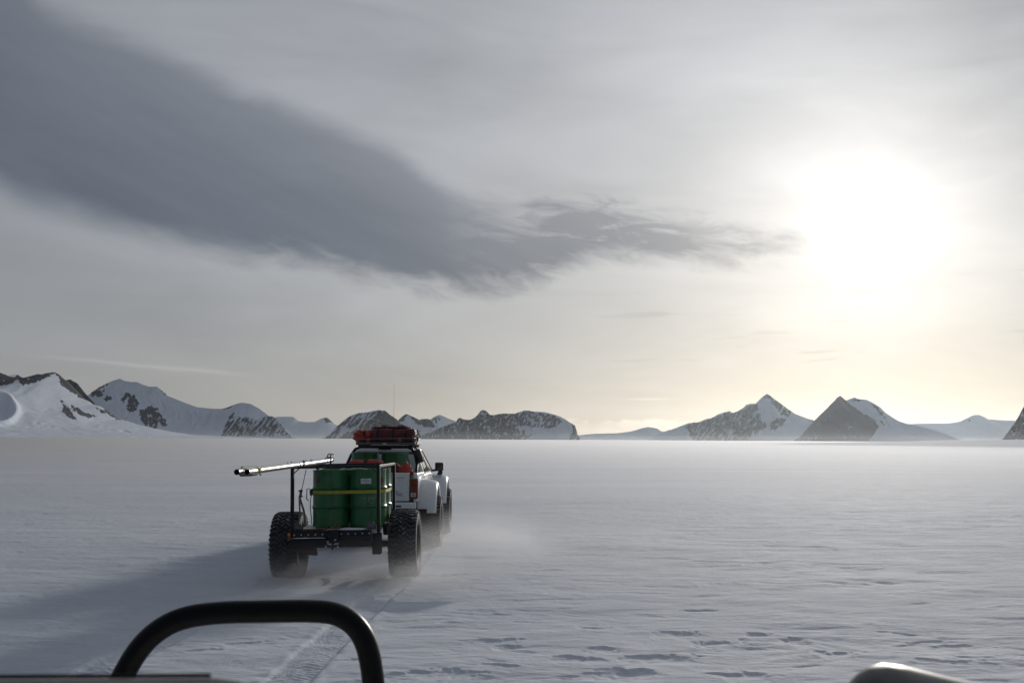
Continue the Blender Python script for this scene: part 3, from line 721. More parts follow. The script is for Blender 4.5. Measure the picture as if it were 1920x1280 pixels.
# ------------------------------------------------------------------ wheels
TR, TW = 0.53, 0.45
def tyre_mesh():
    b = MB(); tr = MB(); h = 0.024; hw = TW / 2
    prof = [(0.27, -hw + 0.055), (0.33, -hw + 0.018), (0.42, -hw), (0.475, -hw + 0.012), (TR - h - 0.004, -hw + 0.045), (TR - h, -hw + 0.09), (TR - h + 0.002, 0),
            (TR - h, hw - 0.09), (TR - h - 0.004, hw - 0.045), (0.475, hw - 0.012), (0.42, hw), (0.33, hw - 0.018), (0.27, hw - 0.055)]
    b.lathe(prof, 72, axis='x')
    N = 40; pitch = 2 * math.pi / N
    def R0(u):
        a = abs(u) / hw
        return TR - h - (0.03 * max(0, (a - 0.72) / 0.28) ** 1.6 if a > 0.72 else 0)
    cols = [(-0.49, -0.30, 0.0, 0.55, 0.5), (-0.30, -0.17, 0.62, 0.05, 0.5), (-0.145, -0.005, 0.45, 1.0, 0.5), (0.005, 0.145, 0.55, 0.0, 0.5), (0.17, 0.30, 0.45, 1.02, 0.5), (0.30, 0.49, 0.97, 0.42, 0.5)]
    for k in range(N):
        for u0, u1, s0, s1, w in cols:
            vs = []
            for top in (0, 1):
                for i in range(3):
                    f = i / 2; u = (u0 + (u1 - u0) * f) * TW
                    for e in (0, 1):
                        sh = 0.04 if top else 0.0
                        a = (k + s0 + (s1 - s0) * f + (w - sh if e else sh)) * pitch
                        r = R0(u) + (h if top else -0.006)
                        vs.append((u, r * math.cos(a), r * math.sin(a)))
            T = 6
            fs = []
            for i in range(2):
                a = T + i * 2
                fs.append((a, a + 1, a + 3, a + 2))
                fs.append((i * 2, i * 2 + 2, T + i * 2 + 2, T + i * 2)); fs.append((i * 2 + 1, T + i * 2 + 1, T + i * 2 + 3, i * 2 + 3))
            fs += [(0, T, T + 1, 1), (4, 5, T + 5, T + 4)]
            tr.add(vs, fs)
    return b, tr
_tyre = None
def wheel(root, loc, flip=False):
    """wheel part with tyre, rim and hub as sub-parts"""
    global _tyre
    e = empty('wheel', loc, root)
    if flip: e.rotation_euler = (0, 0, math.pi)
    e.rotation_euler.x = random.uniform(0, 1)
    if _tyre is None:
        tm, lm = tyre_mesh(); t = obj('tyre', tm, M['rubber'], e); tl_ = obj('tread', lm, M['lug'], e, smooth=False); tl_['kind'] = 'stuff'
        r = MB().lathe([(0.275, -0.17), (0.29, -0.185), (0.275, -0.165), (0.25, -0.12), (0.235, 0.0), (0.24, 0.10), (0.21, 0.115), (0.12, 0.095), (0.09, 0.12), (0.0, 0.12)], 36, axis='x')
        r.lathe([(0.24, 0.09), (0.262, 0.15), (0.29, 0.185), (0.275, 0.19), (0.275, 0.17)], 36, axis='x')
        r.lathe([(0.24, -0.1), (0.1, -0.1), (0.1, -0.2), (0, -0.2)], 24, axis='x')
        rm = obj('rim', r, M['rim'], e)
        n = MB()
        n.lathe([(0.06, 0), (0.06, 0.05), (0.045, 0.065), (0, 0.065)], 16, c=(0.11, 0, 0), axis='x')
        hb = obj('hub', n, M['zinc'], e)
        _tyre = (t, tl_, rm, hb)
    else:
        for o in _tyre:
            c = o.copy(); COL.objects.link(c); c.parent = e
    return e

# ------------------------------------------------------------------ trailer
TX, TY = -2.68, 16.2
trailer = tag(empty('trailer', (TX, TY, 0)), 'black flatbed trailer on two huge chevron tyres carrying green drums', 'trailer')
wheel(trailer, (-0.885, 0, 0.50), True)
wheel(trailer, (0.965, 0, 0.50))
# local coords: x from TX, y from TY (rear is negative)
RY = -0.9                                               # rear frame plane
obj('deck', MB().box2((-0.62, -0.86, 0.775), (0.66, 1.35, 0.80)), M['deck'], trailer, 0.004)
obj('deck_board', MB().box2((-0.60, -0.88, 0.802), (-0.16, -0.60, 0.822)), M['wood'], trailer, 0.004)
for sx in (-0.45, 0.45):
    obj('chassis_rail', MB().box2((sx - 0.05, -0.84, 0.60), (sx + 0.05, 1.5, 0.770)), M['black_steel'], trailer, 0.006)
b = MB().box2((-0.665, -0.93, 0.545), (0.55, -0.865, 0.665)); b.box2((-0.665, -0.915, 0.66), (0.55, -0.872, 0.80)); b.box2((-0.665, -0.945, 0.668), (-0.10, -0.90, 0.69))
obj('rear_beam', b, M['black_steel'], trailer, 0.005)
for i in range(5):
    for x0, z0 in ((-0.615, 0.738), (0.095, 0.744)):
        z = z0 + i * 0.001
        obj('bolt', MB().lathe([(0.0, 0.014), (0.008, 0.013), (0.0135, 0.008), (0.015, 0.0)], 12, c=(0, 0, 0), axis='y'), M['zinc'], trailer, loc=(x0 + i * 0.107, -0.9155, z)).rotation_euler = (0, 0, math.pi)
obj('axle', MB().tube([(-0.75, 0, 0.5), (0.75, 0, 0.5)], 0.05, 14), M['black_steel'], trailer)
obj('axle_bracket', MB().prism([(-0.665, 0.665), (-0.30, 0.665), (-0.30, 0.50), (-0.285, 0.42), (-0.40, 0.43), (-0.665, 0.50)], 'y', -0.86, -0.74), M['mud'], trailer, 0.008)
obj('axle_bracket', MB().box2((0.56, -0.90, 0.43), (0.69, -0.72, 0.74)), M['black_steel'], trailer, 0.01)
from mathutils import noise as mnoise
def snow_patch(x0, y0, x1, y1, z, h, seed):
    def fn(u, v):
        e = min(u, 1 - u, v, 1 - v) * 5
        n = 0.6 + 0.8 * mnoise.fractal(Vector((u * 5 + seed, v * 3, seed)), 0.8, 2.0, 4)
        wx = 0.03 * mnoise.noise(Vector((u * 4, v * 4, seed)))
        return (x0 + (x1 - x0) * u + wx, y0 + (y1 - y0) * v + wx * 0.5, z - 0.004 + max(0.0, h * n * min(1.0, e)))
    return obj('packed_snow', MB().grid(fn, 22, 14), M['snowcap'], trailer)
snow_patch(0.0, -0.865, 0.56, -0.61, 0.802, 0.022, 1.0)
snow_patch(-0.62, -0.86, -0.30, -0.62, 0.823, 0.012, 5.0)
snow_patch(-0.66, -0.945, -0.12, -0.905, 0.692, 0.012, 8.0)
# frame: four posts, rails, corner braces
for x in (-0.65, 0.66):
    for y in (RY, 1.1):
        obj('post', MB().box2((x - 0.025, y - 0.025, 0.55 if (x > 0 and y < 0) else 0.72), (x + 0.025, y + 0.025, 1.718 if y > 0 else 1.732)), M['black_steel'], trailer, 0.004)
obj('top_rail', MB().box2((-0.675, RY - 0.024, 1.733), (0.685, RY + 0.024, 1.773)), M['black_steel'], trailer, 0.004)
obj('top_rail', MB().box2((-0.675, 1.075, 1.72), (0.685, 1.125, 1.76)), M['black_steel'], trailer, 0.004)
for x in (-0.65, 0.66):
    obj('side_rail', MB().bar((x, RY + 0.03, 1.753), (x, 1.07, 1.74), 0.04), M['black_steel'], trailer, 0.004)
    obj('corner_brace', MB().bar((x - math.copysign(0.02, x), RY, 1.66), (x - math.copysign(0.10, x), RY, 1.735), 0.014), M['black_steel'], trailer)
# pegs that hold the pipes
for x, y, z0, z1 in ((-0.475, RY, 1.77, 1.86), (-0.43, 1.1, 1.76, 1.84)):
    obj('pipe_peg', MB().box2((x - 0.012, y - 0.012, z0), (x + 0.012, y + 0.012, z1)), M['black_steel'], trailer, 0.002)
# rear coupling
hc = MB().prism([(-0.10, 0.81), (0.08, 0.81), (0.06, 0.66), (0.04, 0.60), (-0.06, 0.60), (-0.08, 0.66)], 'y', -0.985, -0.947)
hc.tube([(-0.01, -0.95, 0.62), (-0.01, -1.06, 0.60), (-0.01, -1.06, 0.53)], 0.02, 10)
coup = obj('coupling', hc, M['black_steel'], trailer, 0.006)
for x, z in ((-0.09, 0.64), (0.02, 0.665), (0.06, 0.61), (-0.12, 0.57), (0.06, 0.565), (-0.03, 0.585)):
    obj('coupling_bolt', MB().lathe([(0, -0.03), (0.012, -0.028), (0.018, -0.012), (0.018, 0.0)], 8, c=(x, -0.986, z), axis='y'), M['zinc'], coup)
obj('coupling_pin', MB().tube([(-0.10, -0.99, 0.61), (-0.02, -1.0, 0.60), (0.06, -0.99, 0.61)], 0.012, 8), M['zinc'], coup)
lk = MB().box2((-0.07, -0.93, 0.823), (0.07, -0.80, 0.85)); lk.tube([(0.0, -0.86, 0.85), (0.0, -0.86, 0.90), (0.05, -0.86, 0.915)], 0.014, 8)
obj('deck_latch', lk, M['wood'], trailer, 0.004)
# clevis / shackle clusters at both rear corners
for cx, sgn in ((-0.585, 1), (0.54, -1)):
    c = MB().lathe([(0, -0.05), (0.045, -0.05), (0.055, -0.03), (0.055, 0.03), (0.045, 0.05), (0, 0.05)], 14, c=(cx, -0.86, 0.86), axis='x')
    c.lathe([(0.0, -0.075), (0.028, -0.07), (0.028, 0.07), (0, 0.075)], 10, c=(cx + 0.01, -0.87, 0.84), axis='x')
    c.tube([(cx - 0.06, -0.88, 0.81), (cx - 0.05, -0.90, 0.88), (cx, -0.90, 0.92), (cx + 0.06, -0.89, 0.88), (cx + 0.065, -0.88, 0.81)], 0.010, 8)
    c.tube([(cx + sgn * 0.09, -0.86, 0.80), (cx + sgn * 0.085, -0.86, 0.93)], 0.008, 8)
    obj('shackle', c, M['grey_plastic'], trailer)
obj('marker_light', MB().lathe([(0, 0.0), (0.022, 0.0), (0.026, 0.012), (0.022, 0.028), (0, 0.034)], 16, axis='y'), M['amber'], trailer, loc=(-0.69, -0.93, 0.748)).rotation_euler = (0, 0, math.pi)
obj('marker_bracket', MB().box2((-0.715, -0.92, 0.66), (-0.67, -0.90, 0.72)), M['wood'], trailer, 0.003)
obj('reservoir', MB().lathe([(0, 0.70), (0.05, 0.70), (0.058, 0.72), (0.062, 0.86), (0.055, 0.885), (0, 0.89)], 18, c=(0.755, -0.66, 0)), M['black_steel'], trailer)
# drawbar to the truck
db = MB().bar((-0.42, 1.45, 0.68), (0.0, 2.75, 0.62), 0.08); db.bar((0.42, 1.45, 0.68), (0.0, 2.75, 0.62), 0.08); db.bar((0, 2.6, 0.62), (-0.03, 3.55, 0.62), 0.08)
obj('drawbar', db, M['black_steel'], trailer, 0.006)
obj('brake_hose', MB().tube([(0.5, 1.3, 0.75), (0.7, 2.0, 0.78), (0.75, 2.4, 0.72), (0.55, 3.0, 0.66), (0.2, 3.5, 0.70)], 0.013, 8), M['plastic'], trailer)

# ------------------------------------------------------------------ drums
DR = 0.285; DH = 0.875
def drum_root(name, loc, label, group, mt, top_rot=0.0):
    root = tag(empty(name, loc), label, 'drum', group)
    p = [(0.0, 0.012), (DR - 0.012, 0.012), (DR - 0.006, 0.0), (DR + 0.002, 0.004), (DR + 0.002, 0.018), (DR - 0.004, 0.024)]
    for zc in (0.293, 0.583):
        p += [(DR - 0.004, zc - 0.03), (DR - 0.002, zc - 0.022), (DR + 0.009, zc - 0.012), (DR + 0.011, zc - 0.006), (DR + 0.003, zc), (DR + 0.011, zc + 0.006), (DR + 0.009, zc + 0.012), (DR - 0.002, zc + 0.022), (DR - 0.004, zc + 0.03)]
    p += [(DR - 0.004, DH - 0.024), (DR - 0.001, DH - 0.018), (DR + 0.003, DH - 0.012), (DR + 0.003, DH - 0.003), (DR - 0.004, DH), (DR - 0.012, DH - 0.003), (DR - 0.014, DH - 0.018)]
    obj('shell', MB().lathe(p, 56), mt, root)
    obj('lid', MB().lathe([(DR - 0.0135, DH - 0.0185), (0.2, DH - 0.017), (0.19, DH - 0.012), (0.0, DH - 0.012)], 40), mt, root)
    for r, a in ((0.036, 0.9), (0.020, 0.9 + math.pi)):
        obj('bung', MB().lathe([(r, 0), (r, 0.012), (r * 0.7, 0.014), (r * 0.6, 0.008), (0, 0.008)], 16, c=(0.215 * math.cos(a + top_rot), 0.215 * math.sin(a + top_rot), DH - 0.017)), M['zinc'], root)
    return root
def on_drum(root, name, ang, z, w, h, mt, lift=0.0015, diamond=False, th=0.0012):
    """thin sticker curved round the drum; ang measured from the rear (-y) towards +x"""
    r = DR - 0.004 + lift
    def pt(u, v, rr):
        a = ang + (u - 0.5) * w / DR
        return (rr * math.sin(a), -rr * math.cos(a), z + (v - 0.5) * h)
    b = MB(); n = 9; vs = []; fs = []
    for rr in (r, r + th):
        for i in range(n):
            u = i / (n - 1); hh = (1 - abs(2 * u - 1)) if diamond else 1.0
            vs.append(pt(u, 0.5 - hh / 2, rr)); vs.append(pt(u, 0.5 + hh / 2, rr))
    for k, o in ((0, 0), (1, 2 * n)):
        for i in range(n - 1): fs.append((o + 2 * i, o + 2 * i + 2, o + 2 * i + 3, o + 2 * i + 1))
    for i in range(n - 1):
        for e in (0, 1): fs.append((2 * i + e, 2 * i + 2 + e, 2 * n + 2 * i + 2 + e, 2 * n + 2 * i + e))
    fs += [(0, 1, 2 * n + 1, 2 * n), (2 * n - 2, 2 * n - 1, 4 * n - 1, 4 * n - 2)]
    b.add(vs, fs)
    return obj(name, b, mt, root)
GD = 'green fuel drums on the trailer'
DZ = 0.823
D1 = (-2.845, 15.89); D2 = (-2.262, 15.89); D3 = (-2.262, 16.475); D4 = (-2.845, 16.475)
dr1 = drum_root('fuel_drum', (D1[0], D1[1], DZ), 'green steel drum with red diamond sticker at the trailer rear', GD, M['drum'])
hz = on_drum(dr1, 'hazard_sticker', -0.62, 0.715, 0.10, 0.115, M['hazard'], diamond=True)
on_drum(hz, 'flame_mark', -0.64, 0.72, 0.035, 0.05, M['ink'], 0.004, diamond=True)
dr2 = drum_root('fuel_drum', (D2[0], D2[1], DZ), 'scuffed green steel drum with white paper label, beside the right frame post', GD, M['drum_smear'], 1.0)
lb = on_drum(dr2, 'paper_label', 0.02, 0.695, 0.165, 0.082, M['paper'])
for dz, w_ in ((0.024, 0.06), (0.008, 0.12), (-0.004, 0.12), (-0.026, 0.03)):
    on_drum(lb, 'print_line', 0.02, 0.695 + dz, w_, 0.004, M['ink'], 0.0045)
on_drum(dr2, 'hazard_sticker', 1.05, 0.70, 0.10, 0.115, M['hazard'], diamond=True)
drum_root('fuel_drum', (D3[0], D3[1], DZ), 'green drum directly ahead of the one with the white label', GD, M['drum'], 2.0)
drum_root('fuel_drum', (D4[0], D4[1], DZ), 'green drum directly ahead of the one with the red diamond', GD, M['drum'], 0.4)

# yellow webbing round the four drums
def hull_loop(cs, r, n=10):
    pts = []
    for (cx, cy), a0 in cs:
        for i in range(n + 1):
            a = R_(a0 + 90 * i / n); pts.append((cx + r * math.cos(a), cy + r * math.sin(a)))
    return pts
loop = hull_loop([(D1, 180), (D2, 270), (D3, 0), (D4, 90)], DR + 0.007)
def loop_band(pts, z0, z1, th, cen):
    b = MB(); n = len(pts); vs = []
    for x, y in pts:
        d = Vector((x - cen[0], y - cen[1])).normalized() * th
        vs += [(x, y, z0), (x, y, z1), (x + d.x, y + d.y, z1), (x + d.x, y + d.y, z0)]
    fs = [(i * 4 + j, i * 4 + (j + 1) % 4, ((i + 1) % n) * 4 + (j + 1) % 4, ((i + 1) % n) * 4 + j) for i in range(n) for j in range(4)]
    return b.add(vs, fs)
CEN = ((D1[0] + D2[0]) / 2, (D1[1] + D3[1]) / 2)
ys = tag(empty('cargo_strap', (CEN[0], CEN[1], 1.33)), 'yellow webbing strap cinched round the four green trailer drums', 'strap')
def rel(mb, o):
    mb.v = [(x - o[0], y - o[1], z - o[2]) for x, y, z in mb.v]; return mb
obj('webbing', rel(loop_band(loop, 1.33, 1.38, 0.003, CEN), ys.location), M['yellow'], ys)
bk = MB().box2((-3.163, 15.78, 1.30), (-3.135, 15.90, 1.40)); bk.tube([(-3.17, 15.80, 1.41), (-3.21, 15.80, 1.40), (-3.215, 15.80, 1.25), (-3.18, 15.80, 1.22)], 0.008, 8)
bk.tube([(-3.15, 15.76, 1.36), (-3.15, 15.92, 1.36)], 0.016, 10)
obj('ratchet', rel(bk, ys.location), M['grey_plastic'], ys)
obj('loose_tail', rel(MB().strip([(-3.15, 15.84, 1.30), (-3.165, 15.84, 1.2), (-3.16, 15.84, 1.05), (-3.145, 15.84, 0.95), (-3.15, 15.84, 0.86)], 0.05, 0.003, (0, 1, 0)), ys.location), M['strap'], ys)
# ratchet strap hanging from the left of the frame
hs = tag(empty('ratchet_strap', (-3.2, 15.32, 0.85)), 'grey ratchet strap tied down inside the left rear frame post', 'strap')
a = P(575, 880, 15.4); b_ = P(566, 917, 15.35); c_ = P(561, 936, 15.35); d_ = P(557, 985, 15.4)
obj('upper_webbing', rel(MB().strip([a, b_], 0.012, 0.004, (1, 0, 0)), hs.location), M['strap'], hs)
rt = MB(); mid = (b_ + c_) / 2
rt.box(mid, (0.035, 0.03, 0.15), Matrix.Rotation(0.18, 3, 'Y')); rt.tube([mid + Vector((-0.03, 0, 0.05)), mid + Vector((0.03, 0, 0.05))], 0.016, 10); rt.tube([mid + Vector((-0.03, 0, -0.03)), mid + Vector((0.03, 0, -0.03))], 0.014, 10)
obj('ratchet', rel(rt, hs.location), M['grey_plastic'], hs, 0.004)
obj('lower_webbing', rel(MB().strip([c_, (c_ + d_) / 2 + Vector((0.02, 0, 0)), d_], 0.026, 0.004, (1, 0.2, 0)), hs.location), M['strap'], hs)
obj('lower_webbing', rel(MB().strip([c_ + Vector((0.01, 0.01, 0)), P(569, 958, 15.4), P(571, 982, 15.45)], 0.034, 0.004, (1, 0.5, 0)), hs.location), M['strap'], hs)
# tan lashing down the right side of the drums
ls = tag(empty('lashing_strap', (-1.96, 16.2, 0.85)), 'tan lashing straps running down the right side of drums', 'strap')
for (px, y) in ((722.5, 16.12), (732.5, 16.62)):
    pth = [P(px - 0.5, 880, y), P(px, 900, y), P(px + 0.5, 925, y), P(px, 955, y), P(px - 0.5, 984, y)]
    obj('webbing', rel(MB().strip(pth, 0.028, 0.004, (1, -0.8, 0)), ls.location), M['tan_strap'], ls)
q = P(722.5, 948, 16.08); obj('buckle', rel(MB().box(q, (0.035, 0.02, 0.05)), ls.location), M['zinc'], ls, 0.004)

# ------------------------------------------------------------------ pipes on the frame
def pipe(label, x0, y0, x1, y1, z, z1, studs):
    r = 0.037
    root = tag(empty('metal_pipe', ((x0 + x1) / 2, (y0 + y1) / 2, z - r)), label, 'pipe', 'silver pipes lashed on the trailer frame')
    o = root.location; a = Vector((x0, y0, z)); d = (Vector((x1, y1, z1)) - a)
    L = d.length; dn = d.normalized(); up = Vector((0, 0, 1)); sd = dn.cross(up)
    ring = lambda p, rr, n=28: [p + up * (math.cos(2 * math.pi * k / n) * rr) + sd * (math.sin(2 * math.pi * k / n) * rr) for k in range(n)]
    secs = [(0.0, r - 0.004), (0.0, r), (0.03, r + 0.0005), (0.06, r), (L - 0.16, r), (L - 0.155, r + 0.006), (L - 0.09, r + 0.006), (L - 0.085, r - 0.002), (L, r - 0.004), (L, 0.012)]
    b = MB(); n = 28; vs = []
    for s_, rr in secs: vs += ring(a + dn * s_, rr, n)
    fs = [(i * n + j, i * n + (j + 1) % n, (i + 1) * n + (j + 1) % n, (i + 1) * n + j) for i in range(len(secs) - 1) for j in range(n)]
    b.add(vs, fs); obj('tube', rel(b, o), M['alu'], root)
    b = MB(); vs = []; sec2 = [(0.0005, r - 0.0042), (0.5, r - 0.0042), (0.5, 0.001)]
    for s_, rr in sec2: vs += ring(a + dn * s_, rr, n)
    b.add(vs, [(i * n + j, (i + 1) * n + j, (i + 1) * n + (j + 1) % n, i * n + (j + 1) % n) for i in range(2) for j in range(n)])
    obj('bore', rel(b, o), M['bore'], root)
    for s_ in studs:
        p = a + dn * s_
        obj('stud', rel(MB().lathe([(0.009, r - 0.003), (0.009, r + 0.012), (0, r + 0.013)], 8, c=p), o), M['bore'], root)
    h = a + dn * (L - 0.1)
    hk = MB().tube([h + up * r, h + up * (r + 0.05) - dn * 0.02, h + up * (r + 0.075) + sd * 0.02, h + up * (r + 0.065) + sd * 0.05], 0.011, 8)
    hk.tube([h + sd * 0.045 - up * 0.01, h + sd * 0.05 + up * 0.05, h + up * 0.055, h - sd * 0.05 + up * 0.04], 0.007, 8)
    obj('clamp_hook', rel(hk, o), M['steel_dark'], root)
    return root
pipe('silver metal pipe on the inner side, its open end nearest the drums', -3.285, 12.5, -3.17, 17.75, 1.775, 1.808, (3.6, 3.75))
pipe('silver metal pipe on the outer side, with studs along its top', -3.425, 12.55, -3.285, 18.1, 1.775, 1.808, (2.55, 2.78, 3.5, 3.75, 4.1))
pt = tag(empty('pipe_lashing', (-3.35, 12.95, 1.805)), 'yellow tape tying the two silver pipes together near their open ends', 'strap')
lp = [( -3.445 + 0.0, 1.835), (-3.27, 1.835), (-3.232, 1.80), (-3.232, 1.775), (-3.27, 1.748), (-3.41, 1.748), (-3.463, 1.775), (-3.463, 1.81)]
b = MB(); vs = []
for x, z in lp:
    for y, g_ in ((12.88, 0), (12.985, 0), (12.985, 0.004), (12.88, 0.004)):
        cx, cz = -3.35, 1.79; L = math.hypot(x - cx, z - cz)
        vs.append((x + (x - cx) / L * g_, y + 0.25 * (x + 3.35), z + (z - cz) / L * g_))
n = len(lp)
b.add(vs, [(i * 4 + j, i * 4 + (j + 1) % 4, ((i + 1) % n) * 4 + (j + 1) % 4, ((i + 1) % n) * 4 + j) for i in range(n) for j in range(4)])
obj('tape', rel(b, pt.location), M['yellow'], pt)
obj('tail', rel(MB().strip([(-3.24, 12.95, 1.76), (-3.235, 12.95, 1.735), (-3.222, 12.95, 1.715)], 0.02, 0.003, (1, 0, 0.2)), pt.location), M['yellow'], pt)
obj('shoe', rel(MB().prism([(-3.42, 1.742), (-3.24, 1.742), (-3.27, 1.718), (-3.40, 1.716)], 'y', 12.62, 12.92), pt.location), M['steel_dark'], pt, 0.004)

# the loaded trailer leans a little to its left
_piv = Matrix.Translation((TX - 0.65, TY, 1.4)); _roll = _piv @ Matrix.Rotation(R_(-1.2), 4, 'Y') @ _piv.inverted()
for o in list(COL.objects):
    if o.parent is None and o is not cam and o is not sun and o.get('kind') != 'structure':
        loc, rot, sca = (_roll @ Matrix.Translation(o.location)).decompose()
        o.location = loc; o.rotation_euler = rot.to_euler()
# ------------------------------------------------------------------ truck
KX, KY = -2.72, 19.85
truck = tag(empty('pickup_truck', (KX, KY, 0)), 'white double cab pickup truck on huge tyres towing the loaded trailer', 'truck')
HB = 0.87                                               # half body width
# lower body: bed, cab and bonnet as one lofted shell with wheel cut-outs left to the arches
def section(y, w, z0, z1, r=0.07):
    pts = []
    for cx, cz, a0 in ((w - r, z0 + r, -90), (w - r * 0.8, z1 - r * 0.8, 0), (-(w - r * 0.8), z1 - r * 0.8, 90), (-(w - r), z0 + r, 180)):
        rr = r if cz < (z0 + z1) / 2 else r * 0.8
        for k in range(5):
            a = R_(a0 + 90 * k / 4); pts.append((cx + rr * math.cos(a), y, cz + rr * math.sin(a)))
    return pts
def loft(secs):
    b = MB(); n = len(secs[0]); vs = [p for s in secs for p in s]
    fs = [(i * n + j, i * n + (j + 1) % n, (i + 1) * n + (j + 1) % n, (i + 1) * n + j) for i in range(len(secs) - 1) for j in range(n)]
    fs += [tuple(range(n - 1, -1, -1)), tuple(range((len(secs) - 1) * n, len(secs) * n))]
    return b.add(vs, fs)
body = loft([section(1.60, HB, 0.84, 1.46), section(1.75, HB + 0.01, 0.82, 1.47), section(3.5, HB + 0.01, 0.82, 1.45), section(3.75, HB, 0.82, 1.42), section(4.5, HB - 0.03, 0.84, 1.36), section(5.0, HB - 0.10, 0.88, 1.27), section(5.15, HB - 0.2, 0.92, 1.15)])
bd = obj('body', body, M['white'], truck)
for s in (-1, 1):
    pr = [(0.03, 0.95), (1.60, 0.95), (1.60, 1.50), (0.10, 1.53), (0.03, 1.50)]
    sp = MB().prism(pr, 'x', s * (HB - 0.09), s * HB)
    obj('bed_side', sp, M['white'], truck, 0.03, seg=3)
    tl = MB().prism([(-0.005, 1.02), (0.10, 1.02), (0.10, 1.38), (0.02, 1.42), (-0.005, 1.40)], 'x', s * (HB - 0.155), s * (HB + 0.006))
    L = obj('tail_light', tl, M['red_lens'], truck, 0.014, seg=3)
    obj('reverse_lens', MB().box2((s * (HB - 0.135), -0.012, 1.055), (s * (HB - 0.03), 0.0, 1.14)), M['white_lens'], L, 0.006)
    obj('lens_bulb', MB().lathe([(0, -0.016), (0.014, -0.015), (0.016, -0.01)], 10, c=(s * (HB - 0.075), 0, 1.097), axis='y'), M['ink'], L)
    # arches front and rear: swollen flares
    for wy in (1.05, 4.18):
        prof = []
        X0, X1 = HB - 0.03, 1.21
        nA = 22; vs = []; sec_n = 0
        for i in range(nA + 1):
            a = R_(8 + 164 * i / nA); ca, sa = math.cos(a), math.sin(a)
            def ell(ry, rz): return (wy + ry * ca * -1, 0.50 + rz * sa)
            ring = [(X0, 0.64, 0.70), (X1 - 0.02, 0.64, 0.70), (X1, 0.66, 0.715), (X1 + 0.004, 0.70, 0.76), (X1 - 0.015, 0.735, 0.80), (X1 - 0.06, 0.76, 0.835), (X1 - 0.14, 0.775, 0.855), (X0 + 0.06, 0.785, 0.87), (X0, 0.79, 0.88)]
            for x, ry, rz in ring:
                if sa < 0.42: rz_ = 0.50 + rz * sa; yy = wy - ry * ca * (1 - 0.10 * (0.42 - sa) / 0.42)
                else: rz_ = 0.50 + rz * sa; yy = wy - ry * ca
                vs.append((s * x, yy, max(rz_, 0.72 + 0.0 * x) if sa < 0.3 else rz_))
            sec_n = len(ring)
        b = MB(); n = sec_n
        fs = [(i * n + j, (i + 1) * n + j, (i + 1) * n + (j + 1) % n, i * n + (j + 1) % n) for i in range(nA) for j in range(n)]
        fs += [tuple(range(n)), tuple(range(nA * n, nA * n + n))]
        b.add(vs, fs); obj('wheel_arch', b, M['white'], truck)
    obj('wheel_well', MB().box2((s * 0.55, 0.45, 0.75), (s * (HB - 0.10), 1.55, 1.2)), M['plastic'], truck)
    for wy in (1.05, 4.18): wheel(truck, (s * 1.06, wy, 0.50), s < 0)
    obj('mud_flap', MB().box2((s * 0.78, 0.32, 0.45), (s * 1.03, 0.335, 0.80)), M['rubber'], truck)
    # door handles
    for y in (2.12, 3.05):
        hd = MB().tube([(s * (HB + 0.012), y - 0.07, 1.30), (s * (HB + 0.045), y - 0.04, 1.305), (s * (HB + 0.045), y + 0.05, 1.305), (s * (HB + 0.012), y + 0.08, 1.30)], 0.013, 8)
        obj('door_handle', hd, M['chrome'], truck)
    obj('sill_step', MB().box2((s * 0.80, 1.9, 0.62), (s * 1.05, 3.4, 0.67)), M['plastic'], truck, 0.01)
obj('bed_floor', MB().box2((-HB + 0.1, 0.06, 0.98), (HB - 0.1, 1.58, 1.035)), M['grey_plastic'], truck, 0.005)
tg = obj('tailgate', MB().prism([(0.0, 0.975), (0.05, 0.975), (0.05, 1.53), (0.012, 1.53), (0.0, 1.51)], 'x', -(HB - 0.165), HB - 0.165), M['white'], truck, 0.008, seg=3)
tg['label'] = 'white tailgate with dark two-line lettering'
obj('handle', MB().box2((-0.10, -0.006, 1.40), (0.10, 0.004, 1.455)), M['plastic'], tg, 0.004)
obj('crease', MB().box2((0.28, -0.003, 1.425), (0.60, 0.002, 1.433)), M['grey_plastic'], tg)
obj('badge', MB().box2((0.335, -0.004, 1.478), (0.375, 0.002, 1.492)), M['ink'], tg)
obj('lock', MB().box2((-0.68, -0.004, 1.475), (-0.64, 0.002, 1.495)), M['ink'], tg)
cu = bpy.data.curves.new('lettering', 'FONT'); cu.body = 'NATIONAL\nGEOGRAPHIC'; cu.size = 0.075; cu.extrude = 0.0006; cu.space_line = 0.82; cu.align_x = 'LEFT'; cu.resolution_u = 2
tmp = bpy.data.objects.new('lettering_source', cu); COL.objects.link(tmp)
bpy.context.view_layer.update()
me = bpy.data.meshes.new_from_object(tmp.evaluated_get(bpy.context.evaluated_depsgraph_get()))
bpy.data.objects.remove(tmp)
lt = bpy.data.objects.new('lettering', me); COL.objects.link(lt); me.materials.clear(); me.materials.append(M['ink'])
lt.parent = tg; wmax = max(v.co.x for v in me.vertices)
lt.rotation_euler = (R_(90), 0, 0); lt.location = (0.585 - wmax, -0.003, 1.135)
bp = obj('rear_bumper', MB().prism([(-0.07, 0.84), (0.02, 0.82), (0.03, 0.95), (-0.06, 0.955), (-0.075, 0.93)], 'x', -(HB - 0.02), HB - 0.02), M['white'], truck, 0.015, seg=3)
obj('bumper_step', MB().box2((0.42, -0.078, 0.86), (0.56, -0.06, 0.895)), M['plastic'], bp, 0.004)
un = MB().box2((-0.42, 0.05, 0.62), (-0.32, 4.9, 0.76)); un.box2((0.32, 0.05, 0.62), (0.42, 4.9, 0.76)); un.box2((-0.7, 0.02, 0.72), (0.7, 0.12, 0.83))
un.tube([(-1.0, 1.05, 0.5), (1.0, 1.05, 0.5)], 0.06, 12); un.tube([(-1.0, 4.18, 0.5), (1.0, 4.18, 0.5)], 0.06, 12)
